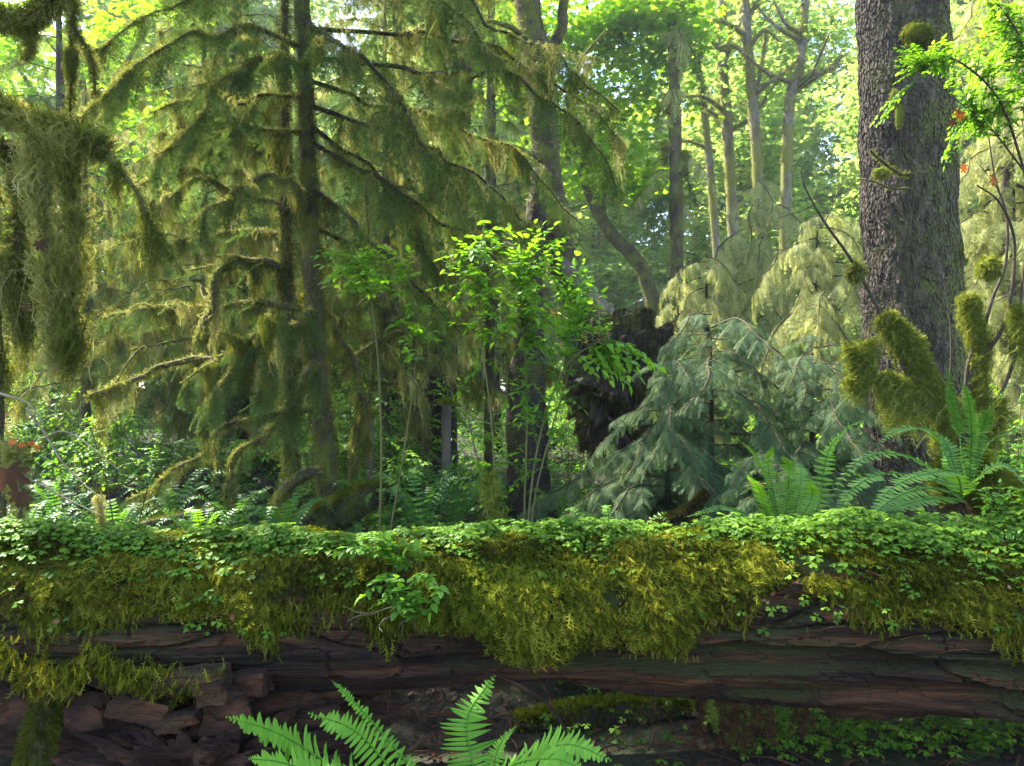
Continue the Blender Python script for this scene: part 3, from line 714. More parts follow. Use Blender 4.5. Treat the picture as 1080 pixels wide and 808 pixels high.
sleeve(ms, PP([(1072, 370, 4.8), (1074, 340, 4.8), (1072, 320, 4.8)]), [.02, .05, .02], 1000, .03)
stem(ms, PP([(1050, 430, 4.9), (1072, 370, 4.8), (1078, 300, 4.8), (1088, 220, 4.8)]), .014, .005)
sleeve(ms, PP([(1045, 470, 4.9), (1050, 440, 4.9), (1055, 420, 4.9)]), [.05, .06, .03], 1400, .03)
moss_ball(ms, P(1018, 505, 4.75), (.2, .14, .2), 1500, 'fur', .05, 'moss_sleeve', .15)
moss_ball(ms, P(1050, 520, 4.7), (.16, .12, .18), 900, 'fur', .05, 'moss_sleeve', .15)
sleeve(ms, PP([(990, 470, 5), (1002, 440, 5), (1006, 420, 5)]), [.05, .05, .03], 1200, .03)
moss_ball(ms, P(903, 285, 4.9), (.04, .04, .05), 260, 'hangdark', .05, 'moss_sleeve', .12)
for s_, e_ in [((870, 235), (885, 170)), ((915, 305), (905, 250)), ((1060, 280), (1080, 250)), ((1045, 320), (1075, 300)), ((1050, 190), (1070, 150)), ((985, 425), (950, 440)), ((860, 215), (820, 230)), ((935, 345), (925, 300)), ((1018, 430), (1045, 445)), ((1062, 230), (1030, 170))]:
    stem(ms, PP([s_, ((s_[0] + e_[0]) / 2 + 6, (s_[1] + e_[1]) / 2), e_], 4.9), .004, .0015, 'twig', 'twig')
bare_twigs(ms, P(1020, 460, D), 12, .5, .004)

# ------------------------------------------------------------------ leafy shrubs
def leafy(parent, stems, c, rad, n, leaf=.05, mat='leaf', per=9, rs=.003, name='leafy_twig', flat=.7, tl=.35, chunks=6, tmpl=None, compound=False, rl=(0, 1)):
    "leafy twigs that grow from the stems and fill an ellipsoid"
    st = np.vstack(stems); G_ = [G() for _ in range(chunks)]; S_ = G_
    for k in range(n):
        e = c + unit(1)[0] * rad * rng.random() ** .45
        i = np.argmin(np.linalg.norm((st - e) * [1, 1, .7], axis=1) + rng.random(len(st)) * .15); s = st[i]
        v = e - s; L = np.linalg.norm(v)
        if L > tl: s = e - v / L * tl * rng.uniform(.7, 1)
        mid = (s + e) / 2 + np.array([0, 0, .12 * min(L, tl)]); cc = spline([s, mid, e], 12); kk = k % chunks
        S_[kk].tube([s, mid, e], [rs, rs * .4], 4, n=7, rnd=0)
        N = per; t = np.linspace(.25, 1, N) + rng.normal(0, .02, N); p, T = along(cc, t); sd_ = nrm(np.cross(T, [0, 0, 1.0])); sg = np.where(np.arange(N) % 2, 1, -1)[:, None]
        d = nrm(T * .5 + sd_ * sg * .9 + unit(N) * .25 - np.array([0, 0, .15])); d[-1] = T[-1]
        up = nrm(np.array([0, 0, 1.0]) + unit(N) * (1 - flat)); s_ = leaf * rng.uniform(.65, 1.2, N)
        rd = np.clip(rng.uniform(rl[0], rl[1]) + rng.normal(0, .12, N), 0, 1)
        if compound:
            for off in (-.9, 0, .9):
                ca, sa = math.cos(off), math.sin(off); side = np.cross(up, d); d2 = nrm(d * ca + side * sa); G_[kk].inst(tmpl or LEAF, frames(d2, up) * s_[:, None, None], p + d * s_[:, None] * .35, rd)
        else: G_[kk].inst(tmpl or LEAF, frames(d, up) * s_[:, None, None], p, rd)
    for a in G_:
        if a.n: mk('foliage', a, M[mat], parent)

cb = np.array([(545 - HX) / F * 4.5, 4.5, 0.0]); cs = root('leafy_shrub', 'tall slender shrub with bright green pointed leaves, in the middle just behind the log', 'shrub', cb)
S1 = []
for pl in [[(524, 640, 4.4), (523, 540, 4.4), (518, 440, 4.4), (508, 360, 4.4), (505, 290, 4.4), (510, 240, 4.4)],
           [(552, 640, 4.5), (553, 540, 4.5), (556, 430, 4.5), (552, 350, 4.5), (545, 290, 4.5)],
           [(560, 640, 4.6), (562, 540, 4.6), (580, 460, 4.6), (598, 400, 4.6), (612, 350, 4.6)],
           [(558, 640, 4.4), (558, 540, 4.4), (572, 450, 4.4), (598, 385, 4.3), (640, 355, 4.2)],
           [(518, 640, 4.7), (514, 540, 4.7), (490, 430, 4.7), (470, 380, 4.7)]]:
    S1.append(stem(cs, PP(pl), .008, .003, 'greenstem'))
leafy(cs, S1, P(545, 300, 4.5), np.array([.54, .4, .42]), 165, .05, per=8, rl=(.2, 1))
leafy(cs, S1, P(590, 335, 4.4), np.array([.4, .3, .22]), 60, .055, per=8, rl=(.5, 1))
leafy(cs, S1, P(655, 390, 4.3), np.array([.26, .15, .11]), 26, .06, per=7, chunks=2, rl=(.5, 1))
leafy(cs, S1, P(550, 430, 4.5), np.array([.42, .3, .42]), 60, .045, per=7, chunks=2, rl=(0, .5))
leafy(cs, S1, P(500, 500, 4.6), np.array([.3, .3, .28]), 24, .045, per=6, chunks=1, rl=(0, .5))
sleeve(cs, PP([(524, 570, 4.38), (522, 540, 4.38), (517, 505, 4.38), (516, 500, 4.38)]), [.016, .022, .018, .008], 700, .018)

vb = np.array([(395 - HX) / F * 5.2, 5.2, 0]); vs = root('leafy_shrub', 'thin shrub with layered green leaves right of the paired mossy trunks', 'shrub', vb)
S2 = [stem(vs, PP([(398, 620, 5.2), (402, 500, 5.2), (400, 400, 5.2), (392, 320, 5.2), (380, 280, 5.2)]), .01, .003, 'greenstem'),
      stem(vs, PP([(405, 600, 5.2), (430, 450, 5.1), (440, 350, 5.0), (430, 290, 5.0)]), .007, .003, 'greenstem')]
leafy(vs, S2, P(385, 285, 5.0), np.array([.42, .3, .2]), 60, .055, per=8, rl=(.2, .9)); leafy(vs, S2, P(440, 350, 5.0), np.array([.22, .2, .2]), 18, .055, per=6, chunks=2, rl=(.2, .7))

# seedling on the log face
sb = P(432, 560, 3.0); ss = root('log_seedling', 'small leafy seedling drooping over the mossy front of the log', 'plant', sb)
S3 = [stem(ss, PP([(410, 575, 2.95), (415, 600, 2.82), (425, 630, 2.76), (440, 665, 2.74)]), .004, .002, 'redwood'), stem(ss, PP([(412, 575, 2.95), (445, 600, 2.8), (470, 625, 2.75)]), .003, .002, 'redwood')]
leafy(ss, S3, P(425, 628, 2.72), np.array([.17, .07, .09]), 30, .038, per=7, chunks=3, tl=.14, rl=(.3, 1))
leafy(ss, S3, P(400, 580, 2.85), np.array([.2, .09, .07]), 34, .038, per=7, chunks=3, tl=.16, rl=(.1, .7))
bare_twigs(ss, P(428, 640, 2.8), 6, .2, .0016, 'twig', name='dead_twig', dirv=(0, -.05, -.7))
bare_twigs(ss, P(415, 645, 2.8), 3, .22, .0016, 'palestick', name='dead_twig', dirv=(-.9, -.1, -.5))
# right-hand shrubs
rb = np.array([(1120 - HX) / F * 4.6, 4.6, 0]); rs_ = root('huckleberry_shrub', 'fine-leaved green shrub reaching in from the right edge over the spruce trunk', 'shrub', rb)
S4 = [stem(rs_, [rb] + PP([(1110, 300, 4.6), (1080, 180, 4.5), (1050, 100, 4.4), (1000, 60, 4.4), (975, 75, 4.4)]), .012, .003),
      stem(rs_, PP([(1110, 300, 4.6), (1100, 150, 4.5), (1075, 40, 4.4), (1030, -20, 4.4)]), .012, .003), stem(rs_, PP([(1080, 180, 4.5), (1040, 130, 4.5), (1000, 100, 4.5)]), .006, .003)]
for cpt, rad_, nn_ in [((1055, 60, 4.5), (.32, .3, .36), 210), ((975, 65, 4.4), (.22, .15, .14), 60), ((1045, 120, 4.5), (.25, .2, .2), 100), ((1000, 165, 4.5), (.08, .1, .1), 8), ((925, 125, 4.5), (.07, .05, .05), 6)]:
    leafy(rs_, S4, P(*cpt), np.array(rad_), nn_, .03, per=11, chunks=2, tmpl=LEAFS, rl=(.2, 1), tl=.3)
for i, (x, y, sz, a) in enumerate([(1046, 188, .06, .3), (1017, 174, .05, 1.2), (1014, 118, .055, 2.2), (1008, 128, .05, 2.8), (1080, 112, .05, 1)]):
    g = G(); g.inst(MAPLE[i % 4:i % 4 + 1], frames(np.array([[math.cos(a), .2, -math.sin(a)]]), np.array([[.2, -1, .3]])) * sz, np.array([P(x, y, 4.35)])); mk('dry_leaf', g, M['redleaf'], rs_)
sg_ = root('huckleberry_shrub', 'low fine-leaved green shrub on the right end of the log, below the arching fern', 'shrub', P(1060, 560, 3.3))
S5 = [stem(sg_, PP([(1060, 570, 3.3), (1055, 540, 3.3), (1040, 515, 3.3)]), .004, .002), stem(sg_, PP([(1070, 570, 3.3), (1080, 530, 3.3), (1095, 500, 3.3)]), .004, .002)]
leafy(sg_, S5, P(1065, 530, 3.3), np.array([.25, .12, .12]), 45, .026, per=9, chunks=3, tmpl=LEAFS, tl=.15, mat='leaf', rl=(.2, .8))

# ------------------------------------------------------------------ conifers
def proto_branch(L=2.0, wood='twig', nmat='needle', mossmat='hangdark', per=20, size=.42, droop=.5, moss=True, tmpl=None, mlen=(.1, .35), sag=.28, mper=70):
    "a branch along +x that hangs down, moved to its trees later"
    holder = bpy.data.objects.new('holder', None); COL.objects.link(holder)
    pts = [np.array([0, 0, 0.]), np.array([L * .35, rng.normal(0, .05), .05 * L]), np.array([L * .7, rng.normal(0, .1), -sag * .35 * L]), np.array([L, rng.normal(0, .15), -sag * L])]
    b, c = branch(holder, pts, .02 * L / 2, .004, wood, 60, .03, dict(per_m=mper, L0=mlen[0], L1=mlen[1], clumps=7, t0=.05, t1=.95) if moss else None, mossmat, dict(per_m=per, size=size, droop=droop, tmpl=tmpl), nmat, seg=6)
    g = G()
    for k in range(7):   # side limbs carry their own sprays
        t = rng.uniform(.15, .85); p, T = along(c, [t]); S = nrm(np.cross(T, [0, 0, 1.0])) * (1 if k % 2 else -1)
        l = L * .42 * (1.1 - t); e = p + T * l * .6 + S * l * .75 - np.array([0, 0, sag * l * .9]); m_ = p + (e - p) * .5 + np.array([0, 0, .08 * l])
        cc = spline([p[0], m_[0], e[0]], 10); sprays(g, cc, per, size * .75, droop, tmpl=tmpl)
        g.tube([p[0], m_[0], e[0]], [.006, .002], 4, n=6, rnd=0)
    mk('needles', g, M[nmat], b)
    return b
def kill(b):
    h = b.parent
    def rec(o):
        for c in list(o.children): rec(c)
        bpy.data.objects.remove(o)
    rec(h)
def conifer(label, base, H, R, n, protos, trunkmat='darkbark', z0=.15, tr=.12, bushy=False, lean=(0, 0), group=None, cat='tree', name='hemlock_tree', zmin=None, pitch=(-.1, .35), L0=2.0, topless=False, azr=None):
    base = np.asarray(base, float); rt = root(name, label, cat, base, group)
    tp = base + np.array([lean[0], lean[1], H]); tq = base + (tp - base) * (.86 if bushy else 1); g = G(); g.tube([base + [0, 0, -.2], (base + tp) / 2 + rng.normal(0, .03 * tr * 10, 3) * [1, 1, 0], tq], [tr * 1.25, tr * .8, tr * (.6 if topless else .12)], 12, n=40, lump=.1); mk('trunk', g, M[trunkmat], rt)
    for k in range(n):
        u = z0 + (1 - z0) * ((k + rng.random()) / n) ** (1.3 if bushy else 1); az = k * 2.4 + rng.uniform(-.4, .4) if azr is None else rng.uniform(*azr)
        l = R * ((1 - u) ** .7 * .95 + .12) * rng.uniform(.75, 1.15) if not topless else R * rng.uniform(.7, 1.1)
        if bushy: l = R * (1 - u ** 3 * .5) * rng.uniform(.35, 1.3); u *= .93
        attach(protos[k % len(protos)], rt, (tp - base) * u, (rng.uniform(-.15, .15), rng.uniform(*pitch), az), l / L0)
    return rt

pn = [proto_branch() for _ in range(4)]                                                       # dark needles + olive moss
ph = [proto_branch(L=1.2, nmat='needle2', per=46, size=.21, droop=.4, tmpl=SPRAYB, mlen=(.05, .15), mper=25, sag=.3) for _ in range(3)]   # dense young hemlock
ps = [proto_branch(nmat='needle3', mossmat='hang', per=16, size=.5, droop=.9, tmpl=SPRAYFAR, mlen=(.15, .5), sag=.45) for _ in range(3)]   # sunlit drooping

pm = [proto_branch(wood='mossbark', nmat='needle', mossmat=('hang', 'hangdark')[k % 2], per=7, size=.36, droop=.7, mlen=(.25, .8), mper=230, sag=.3) for k in range(4)]
# young hemlocks right of centre
HB = dict(tr=.03, L0=1.2, bushy=True)
conifer('young hemlock with dense blue-green layered boughs, between the upturned stump and the big spruce', (1.75, 6.5, 0), 2.5, 1.5, 60, ph, z0=.12, pitch=(0, .35), **HB)
conifer('lower hemlock with blue-green boughs spreading in front of the upturned stump', (1.25, 6.0, 0), 2.1, .95, 46, ph, z0=.15, pitch=(0, .4), **HB)
conifer('low spreading hemlock just behind the log, its boughs above the upright fern', (1.75, 5.0, 0), 1.3, .9, 34, ph, z0=.2, pitch=(.0, .4), **HB)
conifer('small hemlock tucked under the big spruce, left of the arching fern', (2.6, 6.4, 0), 2.3, 1.15, 50, ph, z0=.15, pitch=(.0, .4), **HB)

# the pair of mossy trunks, left, with their limbs
YA = 6.5
TA = P(347, 640, YA); TA[2] = -.05
sa = root('spruce_tree', 'mossy spruce with the thicker dark trunk, left of centre', 'tree', TA)
g = G(); cA = g.tube([TA] + PP([(347, 540, YA), (339, 430, YA), (330, 300, YA), (325, 180, YA), (320, 40, YA), (316, -150, YA), (314, -400, YA)]), [.15, .1, .088, .082, .075, .07, .06, .04], 14, n=90, lump=.12); mk('trunk', g, M['mossbark'], sa)
g = G(); fur(g, cA, [.15, .12, .1, .09, .08, .07, .05], 1500, .032); curtain(g, cA, 160, .05, .3, clumps=6, thick=.12, t0=.1); mk('trunk_moss', g, M['fur'], sa)
TBb = P(312, 640, 6.8); TBb[2] = -.05
sb_ = root('spruce_tree', 'thin mossy trunk standing just left of the thicker spruce trunk', 'tree', TBb)
g = G(); cB = g.tube([TBb] + PP([(309, 540, 6.8), (306, 430, 6.8), (303, 300, 6.8), (300, 180, 6.8), (300, 60, 6.8), (302, -100, 6.8)]), [.1, .075, .06, .055, .05, .04, .02], 12, n=80, lump=.14); mk('trunk', g, M['mossbark'], sb_)
g = G(); fur(g, cB, [.09, .07, .06, .05, .04, .03], 1500, .045); curtain(g, cB, 120, .1, .5, clumps=6, t0=.1); mk('trunk_moss', g, M['hangdark'], sb_)
mo = lambda per=260, a=.12, b=.5, c=7, r=(0, 1), w_=.5: dict(per_m=per, L0=a, L1=b, clumps=c, rr=r, wid=w_)
nd = lambda per=22, s=.38, d=.6: dict(per_m=per, size=s, droop=d)
def BR(tree, pl, r0=.03, r1=.008, **k): return branch(tree, PP(pl), r0, r1, **k)
# limbs to the right: needles and pale moss
for pl, dd_ in [([(325, 60, 6.5), (430, 75, 6.2), (520, 85, 6.0), (600, 130, 5.8), (650, 215, 5.7)], 20), ([(325, 110, 6.5), (400, 140, 6.1), (480, 170, 5.8), (560, 235, 5.5)], 24),
            ([(320, 30, 6.5), (420, 40, 6.4), (500, 55, 6.2), (590, 95, 6.2), (655, 165, 6.1)], 22), ([(328, 150, 6.5), (420, 200, 6.0), (500, 250, 5.8), (570, 310, 5.6)], 20),
            ([(330, 200, 6.5), (400, 250, 6.0), (450, 300, 5.8), (490, 350, 5.7)], 16), ([(318, -10, 6.5), (450, 5, 6.2), (550, 50, 6.0), (640, 130, 5.8)], 22),
            ([(326, 85, 6.5), (420, 115, 6.6), (520, 150, 6.8), (610, 235, 6.9)], 22), ([(318, -40, 6.5), (400, -30, 6.0), (470, 0, 5.6), (540, 60, 5.4)], 22),
            ([(328, 240, 6.5), (380, 260, 6.7), (430, 290, 6.9), (470, 340, 7)], 14), ([(325, 130, 6.5), (380, 175, 6.3), (430, 235, 6.1), (460, 290, 6)], 22),
            ([(318, 20, 6.5), (370, 60, 5.9), (430, 130, 5.5), (480, 220, 5.3)], 20)]:
    BR(sa, pl, .022, .005, wood='darkbark', furd=300, furl=.03, wob=.02, forks=4, moss=mo(260, .1, .5, 9, (.1, 1)), needles=nd(dd_ * 1.1, .4, .75), mossmat='hang' if dd_ > 20 else 'hangdark')
# limbs to the left: mossy arches
L_ = [(sb_, [(300, 172, 6.8), (262, 152, 6.6), (222, 150, 6.5), (192, 165, 6.4), (172, 200, 6.3), (160, 235, 6.2)], .04, .012, mo(420, .15, .6), nd(12, .34)),
      (sb_, [(300, 215, 6.8), (262, 205, 6.7), (222, 192, 6.6), (190, 205, 6.5), (160, 235, 6.4)], .03, .008, mo(300, .1, .45), nd(10, .3)),
      (sb_, [(304, 285, 6.8), (278, 276, 6.6), (252, 277, 6.5), (232, 298, 6.4), (222, 330, 6.3), (212, 365, 6.2)], .045, .025, mo(520, .15, .6), nd(10, .3)),
      (sa, [(333, 395, 6.5), (290, 370, 6.3), (235, 375, 6.1), (190, 378, 6.0), (140, 395, 5.9), (95, 415, 5.9)], .05, .012, mo(480, .1, .4), nd(8, .25)),
      (sa, [(330, 325, 6.5), (260, 330, 6.6), (180, 328, 6.7), (110, 335, 6.7)], .035, .012, mo(420, .1, .45), nd(12, .34)),
      (sa, [(344, 430, 6.5), (280, 440, 6.2), (215, 458, 5.9), (180, 485, 5.8), (125, 520, 5.7)], .035, .01, mo(480, .1, .32, 8, (.3, 1)), nd(8, .3)),
      (sa, [(320, 50, 6.5), (250, 25, 6.0), (180, 45, 5.6), (130, 85, 5.4), (70, 135, 5.3)], .025, .006, mo(240, .1, .4), nd(20, .34)),
      (sa, [(322, 100, 6.5), (260, 110, 6.1), (200, 150, 5.8), (140, 200, 5.6)], .022, .006, mo(200, .1, .4), nd(26, .36)),
      (sa, [(318, -30, 6.5), (250, -20, 6.2), (170, 20, 5.9), (90, 60, 5.8)], .022, .006, mo(220, .1, .4), nd(20, .36)),
      (sa, [(326, 140, 6.5), (270, 130, 6.2), (215, 100, 6.1), (160, 110, 6.0)], .022, .006, mo(320, .15, .5), nd(14, .34)),
      (sa, [(326, 205, 6.5), (280, 195, 5.9), (235, 215, 5.5), (200, 260, 5.3)], .03, .008, mo(320, .12, .5), nd(14, .32)),
      (sa, [(336, 345, 6.5), (300, 330, 6.1), (265, 350, 5.9), (235, 400, 5.8), (215, 450, 5.8)], .035, .01, mo(420, .15, .55), nd(26, .34)),
      (sa, [(334, 325, 6.5), (310, 335, 6.0), (285, 375, 5.8), (275, 430, 5.7)], .03, .01, mo(320, .15, .5), nd(34, .36)),
      (sa, [(338, 385, 6.5), (315, 390, 6.0), (300, 430, 5.9), (295, 480, 5.9)], .03, .01, mo(300, .15, .5), nd(34, .34)),
      (sb_, [(306, 440, 6.8), (280, 455, 6.6), (250, 480, 6.5), (235, 520, 6.4)], .03, .01, mo(420, .15, .4), nd(14, .3)),
      (sa, [(345, 500, 6.5), (320, 500, 6.2), (295, 520, 6.1), (285, 560, 6.1)], .06, .05, mo(600, .08, .3), None),
      (sa, [(322, 70, 6.5), (290, 60, 5.8), (240, 75, 5.3), (190, 130, 5.0)], .022, .006, mo(260, .12, .42), nd(22, .34)),
      (sb_, [(300, 100, 6.8), (270, 95, 7), (230, 110, 7.2), (180, 150, 7.3)], .025, .006, mo(400, .15, .55), nd(8, .3)),
      (sb_, [(303, 250, 6.8), (262, 238, 7), (220, 240, 7.2), (170, 260, 7.3)], .03, .008, mo(420, .15, .6), nd(6, .3))]
for tr_, pl, r0, r1, m_, n_ in L_:
    if n_: n_['per_m'] = min(34, n_['per_m'] * 1.7)
    BR(tr_, pl, r0 * .8, r1, furd=900, furl=.035, wob=.035, forks=4,  moss=m_, needles=n_)
# hidden crown above the frame shades the log
for k in range(26):
    z = rng.uniform(6.0, 10.5); attach(pn[k % 4], sa, (np.array(P(320, 0, YA)) - TA)[0] * np.array([1, 0, 0]) + np.array([0, 0, z]), (0, rng.uniform(0, .3), k * 2.4), rng.uniform(.9, 1.35) * (1.25 - z / 16))

# ------------------------------------------------------------------ near moss-draped maple at the left edge
nb = np.array([-2.75, 3.9, 0]); nm = root('moss_draped_tree', 'nearest tree at the left edge, its limbs buried in brown-green curtains of moss', 'tree', nb)
g = G(); cN = g.tube([nb] + PP([(-12, 500, 3.9), (-15, 300, 3.9), (-30, 100, 3.9), (-25, -150, 3.9)]), [.1, .075, .07, .06, .04], 12, n=60, lump=.15); mk('trunk', g, M['mossbark'], nm)
g = G(); fur(g, cN, [.1, .08, .06], 900, .04); curtain(g, cN, 900, .2, .6, clumps=9, thick=.14, cw=.15, rr=(.1, .8)); mk('trunk_moss', g, M['hangdark'], nm)
H2 = dict(wood='mossbark', furd=2000, furl=.06)
branch(nm, PP([(-20, 105, 3.9), (10, 118, 3.8), (45, 128, 3.7), (80, 140, 3.6), (112, 160, 3.6)]), .045, .02, moss=dict(per_m=1000, L0=.1, L1=.6, clumps=10, thick=.18, cw=.045, rr=(.3, 1), wid=.9, t0=.35), mossmat='hangdark', **H2)
branch(nm, PP([(112, 160, 3.6), (140, 200, 3.6), (160, 245, 3.6), (190, 292, 3.6)]), .014, .006, moss=dict(per_m=500, L0=.08, L1=.4, clumps=9, thick=.03, cw=.06, rr=(.2, .8), wid=.4), mossmat='hangdark', wood='mossbark', furd=900, furl=.03)
branch(nm, PP([(0, 150, 3.9), (20, 180, 3.9), (22, 260, 3.9), (30, 330, 3.9)]), .03, .02, moss=dict(per_m=1500, L0=.3, L1=.7, clumps=10, thick=.1, cw=.09, rr=(.1, .9), wid=.3), mossmat='hangdark', **H2)
branch(nm, PP([(35, 130, 3.7), (50, 200, 3.72), (60, 300, 3.75), (62, 380, 3.75)]), .02, .008, moss=dict(per_m=1300, L0=.1, L1=.4, clumps=15, thick=.13, cw=.06, rr=(.4, 1), wid=.7), mossmat='hang', wood='mossbark', furd=1300, furl=.04)
branch(nm, PP([(70, 150, 3.6), (78, 210, 3.65), (80, 300, 3.7), (76, 390, 3.7)]), .016, .006, moss=dict(per_m=1100, L0=.1, L1=.36, clumps=15, thick=.12, cw=.05, rr=(.2, .9), wid=.7), mossmat='hangdark', wood='mossbark', furd=1300, furl=.04)
branch(nm, PP([(-20, 480, 3.9), (10, 470, 3.7), (25, 500, 3.6), (18, 560, 3.5)]), .02, .01, moss=dict(per_m=1200, L0=.15, L1=.45, clumps=12, thick=.06, cw=.07, rr=(.3, 1), wid=.35), mossmat='hang', wood='mossbark', furd=900, furl=.04)
branch(nm, PP([(-20, 10, 3.9), (10, 20, 3.8), (40, 12, 3.7), (70, -5, 3.6)]), .03, .015, moss=dict(per_m=700, L0=.05, L1=.3, clumps=9, thick=.05, cw=.07, rr=(.1, .5)), **H2)
for k, (x, y, z) in enumerate([(-3.3, 3.5, 4.4), (-2.7, 3.0, 4.5), (-2.3, 3.9, 4.7), (-1.9, 3.3, 4.6), (-3.0, 4.4, 4.9), (-1.5, 3.8, 5.0), (-3.6, 2.8, 5.0), (-1.6, 2.8, 4.9), (-.9, 3.4, 5.2), (-2.2, 4.7, 5.2), (-2.8, 3.6, 5.3)]):  # unseen upper limbs and leaves, added above the frame to shade the log
    e = np.array([x, y, z]); t0_ = nb + np.array([-.1, 0, 4.0 + .06 * k]); g = G(); c = g.tube([t0_, (t0_ + e) / 2 + [0, 0, .15], e], [.03, .01], 7, n=14, lump=.15); b = mk('limb', g, M['mossbark'], nm)
    h = G(); N = 520; q = e + rng.normal(0, 1, (N, 3)) * [.38, .38, .12]; h.inst(MAPLE, frames(nrm(unit(N) * [1, 1, .2] - [0, 0, .2]), nrm(np.array([0, 0, 1]) + unit(N) * .35)) * rng.uniform(.05, .1, N)[:, None, None], q); mk('leaves', h, M['maple'], b)
for pl in [[(75, -20, 4.4), (80, 40, 4.4), (78, 100, 4.4), (75, 150, 4.4)], [(40, -20, 4.6), (35, 40, 4.6), (30, 65, 4.6)], [(78, 30, 4.4), (95, 60, 4.4), (100, 100, 4.4)]]:
    branch(nm, PP(pl), .014, .006, moss=dict(per_m=600, L0=.05, L1=.25, clumps=9, thick=.04, cw=.06, rr=(.2, .8)), wood='mossbark', furd=1200, furl=.035)
for pl in [[(0, 415, 3.6), (30, 425, 3.55), (50, 450, 3.5)], [(40, 465, 3.6), (75, 455, 3.6), (130, 495, 3.7)], [(20, 500, 3.6), (60, 520, 3.6), (110, 545, 3.6)], [(28, 430, 3.5), (80, 500, 3.6), (120, 530, 3.6)]]:
    branch(nm, PP(pl), .006, .002, wood='palestick', furd=60, furl=.03)
g = G(); curtain(g, spline(PP([(18, 560, 3.3), (22, 575, 3.3), (26, 590, 3.3)]), 8), 4000, .15, .26, clumps=60, thick=.02, cw=.02, rr=(.6, 1), wid=.5); mk('moss_tassel', g, M['hang'], nm)
g = G(); curtain(g, spline(PP([(105, 520, 3.8), (107, 545, 3.8), (108, 560, 3.8)]), 8), 2500, .1, .2, clumps=50, thick=.012, cw=.015, rr=(.4, .9), wid=.4); g.tube(PP([(108, 500, 3.8), (106, 540, 3.8), (108, 580, 3.8)]), [.004, .003], 5); mk('moss_tassel', g, M['hang'], nm)
def big_dry(parent, c, sz, mat, d=(.3, 0, -1), up=(.2, -1, .1), name='dry_leaf'):
    g = G(); g.inst(MAPLE[:1], frames(np.array([d], float), np.array([up], float)) * sz, np.array([c])); return mk(name, g, M[mat], parent)
big_dry(nm, P(8, 495, 3.4), .12, 'brownleaf'); big_dry(nm, P(22, 520, 3.4), .08, 'brownleaf', (-.3, 0, -1))
for x, y in [(12, 465), (22, 468), (32, 466), (38, 470)]: big_dry(nm, P(x, y, 3.45), .025, 'orange')
big_dry(nm, P(42, 255, 3.55), .05, 'brownleaf'); big_dry(nm, P(30, 320, 3.7), .06, 'brownleaf')

# ------------------------------------------------------------------ middle distance trunks
def trunk_tree(label, pl, rad, mat='mossbark', furd=500, moss=None, name='mossy_tree', furl=.04, mossmat='hangdark', lump=.15, seg=14, group=None, cat='tree', base0=True):
    pts = PP(pl); b = np.array(pts[0]);
    if base0: b = b.copy(); b[2] = float(gz(b[0], b[1])[0]) - .1; pts = [b] + pts[1:]
    rt = root(name, label, cat, b, group); g = G(); c = g.tube(pts, rad, seg, n=14 * len(pts), lump=lump, seed=int(rng.integers(99))); mk('trunk', g, M[mat], rt)
    if furd or moss:
        h = G(); fur(h, c, rad, furd, furl)
        if moss: curtain(h, c, **moss)
        mk('trunk_moss', h, M[mossmat], rt)
    return rt, c
t1, _ = trunk_tree('dark reddish trunk with moss hanging down it, behind the mossy arches', [(455, 520, 10), (463, 400, 10), (470, 250, 10), (485, 100, 10), (492, 0, 10), (496, -120, 10)], [.34, .25, .2, .17, .17, .15], 'darkbark', 500, mo(300, .3, .9, 6))
for pl in [[(470, 230, 10), (510, 200, 9.6), (540, 230, 9.3)], [(478, 180, 10), (440, 150, 9.6), (410, 180, 9.4)], [(488, 60, 10), (450, 30, 9.6), (420, 60, 9.3)], [(470, 260, 10), (500, 270, 9.6), (520, 330, 9.3)], [(466, 330, 10), (440, 300, 9.7), (420, 330, 9.5)], [(475, 280, 10), (450, 250, 10), (425, 300, 9.8)]]:
    branch(t1, PP(pl), .04, .015, moss=mo(420, .2, .8, 7, (.2, 1)), mossmat='hang', furd=500, needles=nd(12, .4, .8))
t2, _ = trunk_tree('mossy leaning tree trunk rising through the top centre, bending down to the right', [(660, 400, 9), (625, 345, 9), (600, 290, 9), (583, 220, 9), (574, 140, 9), (568, 70, 9), (555, 0, 9), (545, -120, 9)], [.25, .2, .19, .17, .17, .18, .15, .12], 'mossbark', 900, mo(160, .08, .3, 6), furl=.05, base0=False)
branch(t2, PP([(574, 70, 9), (590, 40, 9), (598, 0, 9), (600, -60, 9)]), .07, .05, furd=700, moss=mo(200, .1, .3))
branch(t2, PP([(570, 60, 9), (540, 30, 8.8), (500, 20, 8.6), (460, 30, 8.5)]), .04, .012, furd=500, moss=mo(320, .1, .45), needles=nd(16, .4))
branch(t2, PP([(590, 100, 9), (615, 60, 9.2), (640, 30, 9.3)]), .02, .01, furd=300)
t3, _ = trunk_tree('dark mossy trunk standing behind the slender shrub, its foot wrapped in moss', [(560, 560, 8), (556, 480, 8), (556, 400, 8), (560, 300, 8), (570, 180, 8.2)], [.28, .22, .19, .14, .1], 'darkbark', 700, mo(400, .1, .4, 7), furl=.05)
